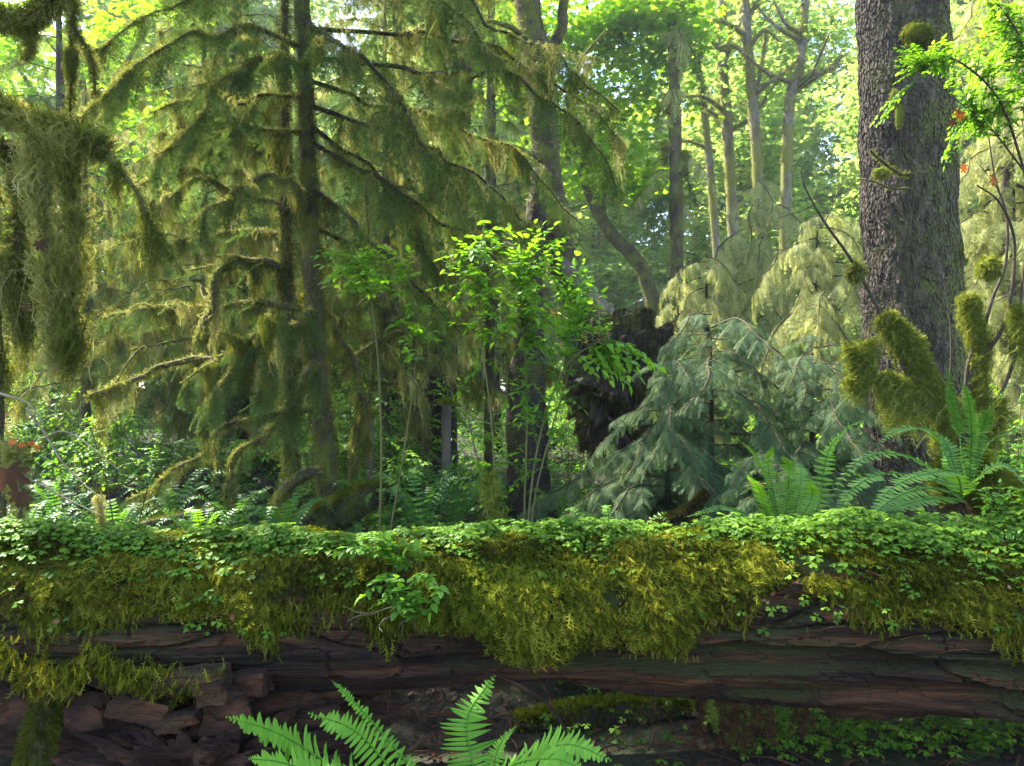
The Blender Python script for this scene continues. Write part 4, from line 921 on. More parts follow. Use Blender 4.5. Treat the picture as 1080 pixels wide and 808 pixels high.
# upturned root mass
ub = P(660, 480, 8.2); ub[2] = 0; us = root('upturned_stump', 'huge dark upturned root mass of a fallen tree, wrapped in moss, centre right', 'stump', ub)
def blob(parent, name, c, r, mat, sub=(90, 70), amp=.25, fr=1.2, rot=0, seed=1, smooth=True, flat=False):
    n, m = sub; ph_ = np.linspace(.001, PI - .001, n); th = np.linspace(0, 2 * PI, m, endpoint=False); A, B = np.meshgrid(ph_, th, indexing='ij'); A = A.ravel(); B = B.ravel()
    d = np.stack([np.sin(A) * np.cos(B), np.sin(A) * np.sin(B), np.cos(A)], -1); k = 1 + amp * fbm(d * fr * 2 + seed * 7, 4, seed)
    v = d * np.asarray(r) * k[:, None]; cr, sr = math.cos(rot), math.sin(rot); v = np.stack([v[:, 0] * cr + v[:, 2] * sr, v[:, 1], -v[:, 0] * sr + v[:, 2] * cr], -1) + np.asarray(c)
    i = np.arange(n - 1)[:, None] * m; j = np.arange(m)[None]; j2 = (j + 1) % m; a, b, cc, dd = i + j, i + j2, i + m + j2, i + m + j
    f = np.concatenate([np.stack([a, dd, cc], -1).reshape(-1, 3), np.stack([a, cc, b], -1).reshape(-1, 3)]); g = G(); g.raw(v, f); o = mk(name, g, M[mat], parent, smooth); return o, v
_, bv = blob(us, 'root_mass', P(655, 402, 8.2), (.52, .45, .66), 'darkbark', (200, 180), .38, 2.2, .35, 3)
g = G(); k = rng.integers(0, len(bv), 16000); pv = bv[k]; c0 = P(655, 402, 8.2); dv = nrm(pv - c0); kp = fbm(pv * 1.6, 3, 7) + dv[:, 0] * -.25 > -.45
g.inst(SPRIG, (frames(nrm(dv + [0, 0, -.8] + unit(16000) * .4), unit(16000)) * rng.uniform(.03, .08, 16000)[:, None, None])[kp], pv[kp])
kk = rng.integers(0, len(bv), 500); h = np.zeros((500, 3)); h[:, 2] = -rng.uniform(.05, .35, 500); strands(g, bv[kk], h, .3); mk('moss', g, M['stumpmoss'], us)
for pl, r0 in [([(640, 430, 8.1), (625, 455, 8.0), (632, 480, 8.0)], .09), ([(600, 350, 8.1), (605, 390, 8), (618, 430, 8)], .12), ([(700, 430, 8.1), (720, 470, 8), (722, 520, 8)], .1), ([(660, 440, 8), (650, 480, 7.9), (648, 520, 7.9)], .1), ([(620, 420, 8), (650, 450, 7.8), (690, 500, 7.7)], .035)]:
    g = G(); g.tube(PP(pl), [r0, r0 * .7, r0 * .5], 9, n=24, lump=.25); mk('root', g, M['darkbark'], us)
fl = root('fallen_log', 'bare leaning trunk ending on top of the upturned root mass', 'fallen log', P(648, 335, 8.3))
g = G(); g.tube(PP([(560, 230, 9.4), (600, 285, 8.8), (645, 335, 8.3)]), [.08, .09, .09], 16, n=40, lump=.12); mk('trunk', g, M['oldwood'], fl)

# arches right of the paired trunks
ab = P(372, 560, 7.2); ab[2] = 0; ar = root('mossy_sapling', 'bent mossy sapling arching beside the paired trunks, moss hanging like a sleeve', 'sapling', ab)
A2 = dict(furd=900, furl=.03)
branch(ar, [ab] + PP([(375, 480, 7.2), (385, 430, 7.2), (378, 385, 7.2), (362, 345, 7.2), (345, 318, 7.2)]), .04, .02, moss=mo(500, .1, .5, 7), **A2)
g = G(); curtain(g, spline(PP([(372, 400, 7.2), (384, 440, 7.2), (388, 470, 7.2)]), 10), 900, .2, .5, clumps=12, cw=.07, rr=(.2, .8)); mk('moss_sleeve', g, M['hangdark'], ar)
vb2 = P(440, 540, 8.2); vb2[2] = 0; va = root('mossy_sapling', 'mossy vine maple whose bare limbs form square arches in front of the dark trunk', 'sapling', vb2)
for pl, r0, r1 in [([(440, 560, 8.2), (445, 470, 8.2), (438, 420, 8.2), (438, 330, 8.2), (440, 290, 8.2)], .035, .02), ([(438, 352, 8.2), (412, 352, 8.2), (400, 368, 8.2), (393, 395, 8.2), (390, 440, 8.2)], .035, .02),
                   ([(436, 400, 8.2), (410, 405, 8.2), (382, 402, 8.2)], .028, .018), ([(402, 358, 8.2), (380, 372, 8.1), (362, 395, 8.0)], .03, .015), ([(438, 352, 8.2), (460, 350, 8.2), (480, 340, 8.2)], .03, .01),
                   ([(448, 380, 8.6), (420, 383, 8.6), (380, 390, 8.6)], .02, .01), ([(440, 400, 8.2), (448, 430, 8.2), (447, 460, 8.1)], .022, .012)]:
    branch(va, PP(pl), r0, r1, moss=mo(300, .06, .28, 7, (.3, 1)), mossmat='hang', **A2)
g = G(); curtain(g, spline(PP([(432, 420, 8.2), (434, 430, 8.2), (438, 440, 8.2)]), 8), 2600, .3, .5, clumps=40, cw=.06, rr=(.3, .8)); mk('moss_sleeve', g, M['hangdark'], va)
g = G(); curtain(g, spline(PP([(416, 395, 8.4), (418, 397, 8.4), (419, 400, 8.4)]), 6), 2600, .05, .3, clumps=40, cw=.02); mk('moss_sleeve', g, M['hangdark'], va)
def stake(label, px, y0, y1, Y, wpx, cap=True):
    b = P(px, y1, Y); t = P(px + 1, y0, Y); wd = wpx / F * Y / 2; rt = root('snag', label, 'stump', b); g = G()
    b2 = b.copy(); b2[2] = -.1
    g.tube([b2, (b2 + t) / 2, t], [wd * 1.1, wd, wd * .95], 7, n=30, lump=.08); mk('wood', g, M['oldwood'], rt, smooth=False)
    if cap: moss_ball(rt, t, (wd * 1.5, wd * 1.5, .05), 260, 'furbright', .035, 'moss_cap')
stake('broken grey snag with a mossy cap in front of the dark reddish trunk', 470, 423, 480, 8.0, 11)
stake('short grey snag under the mossy arches, left of the dark reddish trunk', 390, 435, 500, 7.6, 9)
stake('broken brown snag standing behind the mossy horizontal log, left of centre', 281, 462, 500, 9.5, 14)
stake('reddish broken snag among the leaves far left, above the mossy horizontal log', 118, 475, 520, 8.5, 10, False)

def lying(label, pl, rad, mat='darkbark', furmat='fur', furd=2200, hang=None, name='mossy_log', fl_=.04):
    pts = PP(pl); rt = root(name, label, 'fallen log', (np.array(pts[0]) + np.array(pts[-1])) / 2); g = G(); c = g.tube(pts, rad, 14, n=60, lump=.15, seed=int(rng.integers(99))); mk('wood', g, M[mat], rt)
    h = G(); N = int(furd * plen(c)); t = rng.random(N); p, T = along(c, t); R = np.interp(t, np.linspace(0, 1, len(rad)), rad)
    S = nrm(np.cross(T, [0, 0, 1.0])); U_ = np.cross(S, T); a = rng.normal(PI / 2, .85, N); d = S * np.cos(a)[:, None] + U_ * np.sin(a)[:, None]
    h.inst(SPRIG, frames(nrm(d + [0, 0, -.35] + unit(N) * .5), unit(N)) * (fl_ * rng.uniform(.5, 1.3, N))[:, None, None], p + d * R[:, None] * .97)
    if hang: curtain(h, c, **hang)
    mk('moss', h, M[furmat], rt); return rt
lying('mossy horizontal log lying behind the left trunks', [(100, 525, 7.6), (160, 512, 7.8), (220, 500, 8.0), (300, 488, 8.2)], [.05, .1, .1, .09], hang=mo(160, .05, .2), furmat='furbright')
lying('thin pale fallen stem just above the left end of the log', [(125, 560, 6.2), (180, 548, 6.4), (250, 535, 6.6)], [.03, .035, .03], 'oldwood', furd=500)
lying('curved mossy root reaching right from the foot of the thicker spruce', [(320, 560, 6.0), (350, 545, 6.0), (380, 528, 6.1), (415, 518, 6.3)], [.13, .13, .12, .08], hang=mo(200, .05, .15), furd=5000)
lying('mossy root or limb curving along the ground right of the slender shrub', [(640, 572, 5.2), (690, 556, 5.25), (725, 540, 5.3), (748, 520, 5.3)], [.03, .028, .025, .02], hang=mo(300, .05, .2), furd=1800, furmat='stumpmoss')
lying('mossy log lying on the bank seen under the nurse log, right of centre', [(545, 770, 3.62), (620, 757, 3.68), (720, 752, 3.75), (790, 750, 3.8)], [.06, .075, .07, .05], hang=mo(260, .05, .18), furd=3500)
lying('dark wet branch lying under the nurse log', [(560, 748, 3.75), (640, 760, 3.7), (720, 765, 3.7)], [.022, .025, .02], 'twig', furd=200)
lying('grey fallen branch on the leaf litter beneath the log, lower right', [(730, 752, 3.6), (790, 770, 3.55), (850, 775, 3.5), (890, 785, 3.45)], [.012, .02, .025, .02], 'oldwood', furd=300)

# ------------------------------------------------------------------ under the log
def debris():
    rt = root('rotten_stump', 'crumbling dark stump and rotten wood heaped under the left end of the log', 'stump', (-1.5, 3.2, 0))
    blob(rt, 'rotten_wood', (-1.45, 3.3, .12), (.75, .3, .34), 'redwood', (120, 160), .35, 2.4, 0, 5, False)
    blob(rt, 'litter_mound', (-1.25, 3.0, -.02), (.5, .28, .22), 'redwood', (150, 150), .45, 4, 0, 6, False)
    for i, (x, y, sx, sz, yy, m_) in enumerate([(150, 745, .11, .05, 2.86, 'wood'), (205, 715, .13, .03, 2.86, 'wood'), (240, 750, .08, .09, 2.9, 'redwood'), (95, 752, .07, .05, 2.95, 'redwood'), (50, 735, .12, .07, 3.0, 'redwood'), (190, 760, .09, .025, 2.84, 'wood'), (265, 720, .07, .05, 2.95, 'redwood'), (130, 722, .15, .02, 2.9, 'wood'), (10, 745, .13, .05, 2.95, 'redwood'), (225, 730, .06, .04, 2.83, 'wood')]):
        c = P(x, y, yy); r2 = root('wood_chunk', ['long splintered', 'flat dark', 'upright reddish', 'small reddish', 'broad brown', 'thin mossy', 'blocky brown', 'narrow grey', 'leftmost brown', 'smallest grey'][i] + ' chunk of rotten wood on the heap under the left end of the log', 'wood chunk', c, 'rotten wood chunks under the log')
        n = 26; g = G(); u = np.linspace(-1, 1, n); A, B = np.meshgrid(u, np.linspace(0, 2 * PI, 30, endpoint=False), indexing='ij'); A = A.ravel(); B = B.ravel()
        sq = 1 / np.maximum(np.abs(np.cos(B)), np.abs(np.sin(B))); wd = np.minimum(1, (1.06 - np.abs(A)) * 9)
        v = np.stack([A * sx, np.cos(B) * sq * .05 * wd, np.sin(B) * sq * sz * wd], -1); v += .03 * fbm(v * np.array([7, 14, 14]) + i * 3, 4, i)[:, None] * nrm(v)
        v = v + (np.round(vnoise(v * np.array([4, 30, 30]) + i, 3) * 3) / 3 * .008)[:, None] * nrm(v)
        ro = rng.uniform(-.35, .35); v = np.stack([v[:, 0] * math.cos(ro) - v[:, 2] * math.sin(ro), v[:, 1], v[:, 0] * math.sin(ro) + v[:, 2] * math.cos(ro)], -1) + c
        m = 30; ii = np.arange(n - 1)[:, None] * m; j = np.arange(m)[None]; j2 = (j + 1) % m; a, b, cc, d = ii + j, ii + j2, ii + m + j2, ii + m + j
        f = np.concatenate([np.stack([a, b, cc], -1).reshape(-1, 3), np.stack([a, cc, d], -1).reshape(-1, 3)]); V = np.vstack([v, v[:m].mean(0), v[-m:].mean(0)]); jj = np.arange(m); k2 = (jj + 1) % m
        f = np.vstack([f, np.stack([k2, jj, np.full(m, n * m)], -1), np.stack([(n - 1) * m + jj, (n - 1) * m + k2, np.full(m, n * m + 1)], -1)])
        g.raw(v=V, f=f); mk('wood', g, M[m_], r2, smooth=False)
debris()
lo = root('lower_log', 'red-brown rotten log tucked under the right end of the nurse log', 'fallen log', (2.2, 3.35, .25))
def lower_log():
    n, m = 420, 120; u = np.linspace(1.28, 3.6, n); th = np.linspace(-PI, PI, m, endpoint=False); U, TH = np.meshgrid(u, th, indexing='ij'); U = U.ravel(); TH = TH.ravel()
    q = np.stack([U, np.cos(TH) * .5, np.sin(TH) * .5], -1); F1, F2, ID = voro(U * 4, TH * 3.5 + 30, 4); R = .17 * np.minimum(1, ((U - 1.27) * 6) ** .5) + (ID - .5) * .045 - .03 * np.exp(-((F2 - F1) / .1) ** 2) + .04 * fbm(q * 4, 4, 3)
    v = np.stack([U, 3.32 - np.cos(TH) * R, .29 + .02 * U + np.sin(TH) * R * .7 - .06], -1)
    i = np.arange(n - 1)[:, None] * m; j = np.arange(m)[None]; j2 = (j + 1) % m; a, b, c, d = i + j, i + j2, i + m + j2, i + m + j
    f = np.concatenate([np.stack([a, d, c], -1).reshape(-1, 3), np.stack([a, c, b], -1).reshape(-1, 3)]); g = G(); g.raw(v, f); mk('rotten_wood', g, M['redwood'], lo, smooth=False)
lower_log()
mr = root('mossy_root', 'moss-covered root leaning down to the ground at the bottom left corner', 'root', P(45, 815, 2.9)); g = G(); c = g.tube(PP([(30, 830, 2.85), (42, 775, 2.9), (55, 715, 2.95)]), [.05, .045, .04], 10, n=30, lump=.2); mk('wood', g, M['mossbark'], mr)
g = G(); fur(g, c, [.05, .045, .04], 6000, .035); curtain(g, c, 900, .04, .14, clumps=20, cw=.05); mk('moss', g, M['fur'], mr)
lm = root('moss_ledge', 'ledge of bright moss on the rotten wood below the left end of the log', 'moss', P(60, 700, 2.85)); g = G(); N = 3600
x = rng.uniform(-30, 240, N); y = 700 + 14 * vnoise(np.stack([x * .03, x * 0, x * 0], -1)) + rng.normal(0, 9, N) + np.abs(x - 60) * .05; pp = np.array([P(a, b, 2.84 + rng.normal(0, .03)) for a, b in zip(x, y)])
kp = rng.random(N) < np.clip(1.1 - np.abs(x - 40) / 210, .05, 1); g.inst(SPRIG, (frames(nrm(np.array([0, -.4, -.8]) + unit(N) * .6), unit(N)) * rng.uniform(.02, .06, N)[:, None, None])[kp], pp[kp]); mk('moss_shoots', g, M['logmoss'], lm)
# dead fronds hanging from the underside
for i, (x, L, mt) in enumerate([(738, .26, 'deadfern'), (748, .2, 'furbright'), (757, .24, 'deadfern'), (768, .28, 'deadfern'), (779, .26, 'deadfern'), (790, .25, 'deadfern'), (800, .2, 'deadfern'), (811, .26, 'deadfern'), (838, .2, 'deadfern'), (850, .19, 'deadfern'), (774, .2, 'deadfern'), (735, .18, 'deadfern'), (785, .3, 'deadfern'), (795, .27, 'deadfern'), (763, .26, 'deadfern'), (806, .24, 'deadfern'), (844, .22, 'deadfern'), (743, .28, 'deadfern')]):
    p = P(x, 722, 3.15); lab = 'lone yellow-green moss strand among the dead fronds under the log' if mt == 'furbright' else 'brown dead fern frond hanging from the underside of the log'
    g = G(); N = 240; t = rng.random(N); c = spline([p, p + [rng.normal(0, .01), 0, -L * .5], p + [rng.normal(0, .02), 0, -L]], 12); g.tube([c[0], c[6], c[-1]], [.0025, .001], 4, n=8)
    q, T = along(c, t); g.inst(SPRIG, frames(nrm(unit(N) * [1, .6, .3] - [0, 0, .3]), unit(N)) * rng.uniform(.012, .026, N)[:, None, None], q)
    tag(mk('hanging_frond', g, M[mt], loc=p), lab, 'dead frond' if mt == 'deadfern' else 'moss', 'dead fronds hanging under the log' if mt == 'deadfern' else None)
rt = root('exposed_root', 'reddish root curving down from the underside of the log in the middle', 'root', P(540, 722, 3.0)); g = G(); g.tube(PP([(500, 705, 2.92), (545, 722, 2.95), (580, 745, 3.0), (600, 778, 3.05)]), [.006, .009, .006], 6, n=30, lump=.1); mk('wood', g, M['redwood'], rt)
for i, (x, x2, y2, L) in enumerate([(300, 290, 770, .006), (350, 362, 790, .004), (410, 402, 785, .005), (455, 460, 800, .004), (690, 684, 790, .004), (870, 876, 790, .005)]):
    g = G(); g.tube([P(x, 700, 3.1), P((x + x2) / 2 + 4, (700 + y2) / 2, 3.15), P(x2, y2, 3.2)], [L, L * .7, L * .4], 6, n=14, lump=.2); tag(mk('hanging_root', g, M['redwood'], loc=P(x, 700, 3.1)), 'thin brown root hanging in the dark hollow under the log', 'root', 'roots hanging under the log')
g = G(); g.tube(PP([(578, 740, 2.98), (577, 716, 2.93)]), [.005, .004], 6, n=8, lump=.1); tag(mk('broken_stick', g, M['redwood'], loc=P(578, 740, 2.98)), 'short broken stick standing against the underside of the log', 'stick')
def undergrowth():
    g = G(); N = 2600; x = rng.uniform(.1, 2.6, N); y = rng.uniform(3.15, 4.5, N); kp = (x > .95) | (y > 3.9) | (rng.random(N) < .12); x, y = x[kp], y[kp]; N = len(x)
    p = np.stack([x, y, gz(x, y) + rng.uniform(.03, .13, N)], -1); g.inst(CLOVER, frames(nrm(unit(N) * [1, 1, 0]), nrm(np.array([0, -.3, 1]) + unit(N) * .3)) * rng.uniform(.018, .03, N)[:, None, None], p)
    tag(mk('wood_sorrel', g, M['clover']), 'patch of wood sorrel in the shade under the right half of the log', None, None, 'stuff')
    g = G(); N = 3000; x = rng.uniform(-2.2, 2.4, N); y = rng.uniform(2.7, 4.2, N); g.inst(MAPLE + LEAFS, frames(unit(N), nrm(np.array([0, 0, 1]) + unit(N) * .5)) * rng.uniform(.008, .03, N)[:, None, None], np.stack([x, y, gz(x, y) + rng.uniform(.0, .03, N)], -1))
    for k in range(120):
        a = np.array([rng.uniform(-.9, 2.3), rng.uniform(3.0, 3.9), 0]); b = a + rng.normal(0, 1, 3) * [.16, .1, 0]; a[2] = gz(a[0], a[1])[0] + .015; b[2] = gz(b[0], b[1])[0] + .03; g.tube([a, (a + b) / 2 + [0, 0, .02], b], [.005, .0025], 5, n=6, rnd=rng.random())
    tag(mk('leaf_litter', g, M['brownleaf']), 'brown leaf litter scattered on the ground beneath the log', None, None, 'stuff')
undergrowth()

# ------------------------------------------------------------------ understory behind the log
def bush_proto(mat, n=70, R=.6, H=.9, leaf=.06, label='', per=8, compound=False, tmpl=None):
    rt = root('understory_shrub', label, 'shrub', (0, 0, 0), 'leafy shrubs on the forest floor'); st = []
    for k in range(5):
        a = k * 1.26 + rng.uniform(-.3, .3); r = R * rng.uniform(.3, .7); g = G(); c = g.tube([(0, 0, 0), (math.cos(a) * r * .4, math.sin(a) * r * .4, H * .5), (math.cos(a) * r, math.sin(a) * r, H * .95)], [.008, .003], 5, n=12); mk('stem', g, M['greenstem'], rt); st.append(c)
    leafy(rt, st, np.array([0, 0, H * .6]), np.array([R, R, H * .45]), n, leaf, mat, per=per, chunks=3, tl=.3, tmpl=tmpl, compound=compound)
    return rt
def zone(px):
    return ', left of the paired trunks' if px < 280 else ', near the dark reddish trunk' if px < 490 else ', behind the slender shrub stems' if px < 640 else ', behind the blue-green hemlocks' if px < 900 else ', at the right edge'
LB = 'leafy green understory shrub on the forest floor behind the log'
protos = [bush_proto('leaf2', label='rounded dark green understory shrub'), bush_proto('leaf', 60, .5, 1.1, .055, 'small upright bright green understory shrub'), bush_proto('leaf2', 80, .8, .7, .07, 'low wide understory shrub with leaves in threes', 7, True), bush_proto('leaf', 90, .7, 1.5, .05, 'tall bright green understory shrub with small leaves')]
placed = 0
def put(o0, x, y, s, first):
    o = o0 if first else copy_tree(o0)
    o.location = (x, y, float(gz(x, y)[0]) - .05); o.rotation_euler = (0, 0, rng.uniform(0, 6.28)); o.scale = (s, s, s * rng.uniform(.85, 1.15)); return o
used = [True] * 4
kept = []
for k in range(150):
    y = 7.5 + 16 * rng.random() ** 1.2; x = rng.uniform(-.75, .75) * y
    px = x / y * F + HX
    if 600 < px < 700 and y < 9: continue
    i = int(rng.integers(0, 4)); s = rng.uniform(.8, 1.4) * (1 + .03 * (y - 8)) * (1.0 if px < 480 else .85)
    o = put(protos[i], x, y, s, used[i]); used[i] = False; o['lab0'] = o['label']; kept.append((o, px))
for o, px in kept:
    o['label'] = o['lab0'] + (' far back' if o.location.y > 14 else '') + zone(px); del o['lab0']
# small twiggy huckleberry with tiny yellow-green leaves, left
hk = root('huckleberry_shrub', 'wispy huckleberry with tiny yellow-green leaves, left, in front of the mossy horizontal log', 'shrub', np.array([(125 - HX) / F * 5.4, 5.4, 0]))
S6 = [stem(hk, PP([(125, 650, 5.4), (120, 560, 5.4), (110, 500, 5.4), (95, 450, 5.4)]), .006, .002), stem(hk, PP([(130, 650, 5.4), (145, 560, 5.4), (160, 500, 5.4), (180, 450, 5.4)]), .006, .002)]
leafy(hk, S6, P(110, 480, 5.4), np.array([.45, .3, .28]), 45, .026, per=8, chunks=3, tmpl=LEAFS, tl=.3, rl=(.7, 1))
yk = root('yellow_shrub', 'small shrub with yellow-green leaves left of the centre ferns', 'shrub', np.array([(400 - HX) / F * 6.6, 6.6, 0]))
S7 = [stem(yk, PP([(400, 600, 6.6), (405, 540, 6.6), (420, 480, 6.6)]), .006, .002)]
leafy(yk, S7, P(422, 495, 6.6), np.array([.3, .3, .2]), 30, .05, per=7, chunks=2, tl=.25, rl=(.7, 1))
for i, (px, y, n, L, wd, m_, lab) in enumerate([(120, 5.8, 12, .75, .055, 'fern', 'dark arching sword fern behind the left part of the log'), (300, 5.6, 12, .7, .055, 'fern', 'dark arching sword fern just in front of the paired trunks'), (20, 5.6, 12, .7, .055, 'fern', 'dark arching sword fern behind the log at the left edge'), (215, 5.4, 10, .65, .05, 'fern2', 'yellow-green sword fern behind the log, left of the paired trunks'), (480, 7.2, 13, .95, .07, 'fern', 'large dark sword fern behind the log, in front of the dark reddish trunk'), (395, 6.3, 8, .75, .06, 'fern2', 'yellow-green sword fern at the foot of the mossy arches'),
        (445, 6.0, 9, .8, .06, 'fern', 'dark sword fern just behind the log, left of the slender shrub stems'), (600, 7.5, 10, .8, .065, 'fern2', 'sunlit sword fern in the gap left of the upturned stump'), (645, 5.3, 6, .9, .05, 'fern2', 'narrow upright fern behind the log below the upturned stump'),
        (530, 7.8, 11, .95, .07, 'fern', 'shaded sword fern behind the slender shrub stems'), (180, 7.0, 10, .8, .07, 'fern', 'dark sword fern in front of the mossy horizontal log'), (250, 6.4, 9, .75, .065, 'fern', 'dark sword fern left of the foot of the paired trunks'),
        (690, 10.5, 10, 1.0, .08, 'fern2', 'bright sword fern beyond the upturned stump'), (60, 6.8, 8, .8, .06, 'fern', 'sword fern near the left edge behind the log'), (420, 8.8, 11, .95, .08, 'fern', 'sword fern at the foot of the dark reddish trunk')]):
    fern_at(lab, (px - HX) / F * y, y, n, L, wd, m_)
def cover():
    g = G(); N = 60000; y = 5 + 32 * rng.random(N) ** 1.5; x = rng.uniform(-.85, .85, N) * y; z = gz(x, y)
    hh = np.clip(.25 + .35 * fbm(np.stack([x * .7, y * .7, x * 0], -1), 3, 9), .03, .9) * np.clip((y - 4) / 7, .25, 1); p = np.stack([x, y, z + hh * rng.random(N) ** .5], -1)
    g.inst(LEAFS, frames(nrm(unit(N) * [1, 1, .3]), nrm(np.array([0, 0, 1]) + unit(N) * .45)) * (rng.uniform(.04, .085, N) * (1 + y * .03))[:, None, None], p)
    tag(mk('ground_cover', g, M['leaf2']), 'low green leaves covering the forest floor behind the log', None, None, 'stuff')
cover()

for i, (px, y, n, L, lab) in enumerate([(60, 4.5, 7, .5, 'leftmost low fern crowding behind the nurse log'), (200, 4.7, 8, .5, 'low fern behind the nurse log, below the mossy horizontal log'), (330, 4.5, 8, .48, 'low fern behind the nurse log, below the paired trunks'),
        (430, 4.6, 7, .52, 'low fern just behind the log, above the drooping seedling'), (610, 4.5, 8, .5, 'low fern just behind the log, right of the slender shrub stems'), (700, 4.4, 8, .5, 'low fern just behind the log, left of the upright sword fern'), (520, 4.7, 8, .5, 'low fern behind the log among the slender shrub stems')]):
    fern_at(lab, (px - HX) / F * y, y, n, L * .95, .045, 'fern', z=.25)
# ------------------------------------------------------------------ background trees
def limb_tree(label, pl, rad, limbs, mat='palebark', leaves=(), name='maple_tree', leafmat_='maple', leafN=3000, leaf=.11, group=None, knob=0, furd=150, tmpl=None):
    rt, c = trunk_tree(label, pl, rad, mat, furd, None, name, .06, 'hang', .12, 12, group)
    for q in limbs:
        pts = PP(q); g = G(); r0 = rad[-1] * .5 + .015; cc = g.tube(pts, [r0, r0 * .7, r0 * .35], 9, n=8 * len(pts), lump=.15); b = mk('limb', g, M[mat], rt); h = G(); fur(h, cc, [r0, r0 * .5], furd, .06); mk('moss', h, M['hang'], b)
    for cpt, rad_, n in leaves:
        g = G(); c0 = P(*cpt); rad_ = np.array(rad_); nc = max(3, n // 60); e = c0 + unit(nc) * rad_ * (rng.random((nc, 1)) ** .4)
        ps_ = np.repeat(e, 60, 0) + rng.normal(0, 1, (nc * 60, 3)) * np.array([.32, .32, .1]) * (leaf / .11); N = len(ps_)
        g.inst(tmpl or MAPLE, frames(nrm(unit(N) * [1, 1, .25] - [0, 0, .25]), nrm(np.array([0, 0, 1]) + unit(N) * .4)) * (leaf * rng.uniform(.6, 1.2, N))[:, None, None], ps_, np.clip(np.repeat(rng.random(nc), 60) * .8 + rng.random(N) * .3, 0, 1))
        for k in range(0, nc, 3): g.tube([c[min(len(c) - 1, int(len(c) * .7))] * .3 + e[k] * .7, e[k]], [.01, .004], 4, n=3, rnd=0)
        mk('foliage', g, M[leafmat_], rt)
    return rt
limb_tree('big maple with bright green leaves filling the top centre, its mossy limb curving down', [(690, 520, 18), (700, 400, 18), (680, 290, 18), (640, 240, 18), (615, 180, 18), (600, 100, 18)], [.24, .2, .17, .16, .14, .11],
          [[(636, 235, 18), (640, 200, 18), (660, 190, 18)], [(600, 100, 18), (640, 50, 18), (700, 0, 18)], [(600, 100, 18), (620, 20, 18), (600, -60, 18)]], 'mossbark',
          [((620, 90, 18), (2.3, 1.0, 2.4), 2600), ((665, 60, 17.5), (1.7, .8, 1.9), 2000), ((600, 0, 17.5), (2, 1.5, 1.5), 2000), ((650, 190, 18), (1.2, 1, .8), 1200), ((700, 20, 17), (1, 1, 1), 800), ((540, 40, 19), (1.5, 1.2, 2), 1500)], leaf=.13)
limb_tree('leafy maple crown glimpsed against the sky at the top left corner', [(90, 500, 17), (95, 300, 17), (85, 150, 17), (80, 40, 17)], [.25, .2, .16, .12], [[(85, 150, 17), (40, 100, 17), (10, 60, 17)], [(85, 120, 17), (130, 70, 17), (160, 20, 17)]], 'mossbark',
          [((60, 90, 17), (1.8, 1.2, 1.6), 1100), ((30, 30, 17), (1.4, 1.2, 1.2), 700), ((130, 110, 17.5), (1.6, 1.2, 1.2), 1000), ((150, 20, 17), (1.4, 1.2, 1), 500), ((90, 230, 17), (2.2, 1.3, 1.6), 2000)], leaf=.12)
for i, (pl, rad, limbs, lab) in enumerate([
    ([(778, 520, 20), (776, 300, 20), (768, 150, 20), (762, 60, 20), (762, -60, 20)], [.26, .22, .2, .17, .14], [[(762, 55, 20), (740, 30, 20), (715, -10, 20)], [(766, 60, 20), (780, 30, 20), (784, -20, 20)]], 'pale slender maple trunk in the bright gap, forking near the top of the picture'),
    ([(808, 520, 18), (803, 250, 18), (795, 120, 18), (788, 40, 18), (783, -60, 18)], [.24, .2, .17, .15, .13], [[(795, 110, 18), (805, 60, 18), (808, 30, 18)], [(788, 20, 18), (800, 0, 18), (815, -20, 18)]], 'brown mossy maple trunk just right of the palest one in the bright gap'),
    ([(835, 520, 18), (828, 300, 18), (832, 120, 18), (845, 60, 18), (852, -60, 18)], [.22, .19, .17, .14, .12], [[(835, 100, 18), (870, 75, 18), (895, 55, 18)]], 'leaning maple trunk tilting right at its top, left of the big spruce'),
    ([(760, 520, 22), (758, 300, 22), (745, 140, 22), (735, 60, 22), (722, -20, 22)], [.22, .18, .15, .12, .1], [[(755, 160, 22), (730, 150, 22), (715, 148, 22)]], 'thin crooked mossy maple left of the pale trunk'),
    ([(1062, 520, 16), (1062, 300, 16), (1060, 150, 16), (1065, -60, 16)], [.2, .17, .15, .12], [[(1060, 250, 16), (1030, 225, 16), (1010, 220, 16)]], 'slim trunk at the right edge behind the big spruce')]):
    Yb = pl[0][2]; rad = [q * .72 for q in rad]
    for k in range(7):
        a_ = pl[-3] if k % 2 else pl[-2]; t_ = rng.random(); b_ = pl[-2] if k % 2 else pl[-1]; x0, y0 = a_[0] + (b_[0] - a_[0]) * t_, a_[1] + (b_[1] - a_[1]) * t_; sx = rng.choice([-1, 1]); l_ = rng.uniform(20, 60)
        limbs = limbs + [[(x0, y0, Yb), (x0 + sx * l_ * .5, y0 - l_ * rng.uniform(.1, .6), Yb - .3), (x0 + sx * l_, y0 - l_ * rng.uniform(.2, 1.6), Yb - rng.uniform(-1, 1))]]
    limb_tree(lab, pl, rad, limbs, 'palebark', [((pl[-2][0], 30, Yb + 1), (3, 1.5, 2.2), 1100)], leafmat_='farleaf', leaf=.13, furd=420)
sh = trunk_tree('dark straight conifer trunk left of the bright gap, with knobs of moss', [(713, 520, 17), (714, 330, 17), (713, 200, 17), (711, 80, 17), (708, -60, 17)], [.2, .16, .15, .13, .11], 'mossbark', 300, mo(120, .2, .7, 4))[0]
for x, y in [(708, 115), (722, 165), (702, 155), (722, 180), (716, 210)]: moss_ball(sh, P(x, y, 16.9), (.14, .12, .16), 200, 'hang', .07, 'moss_knob')
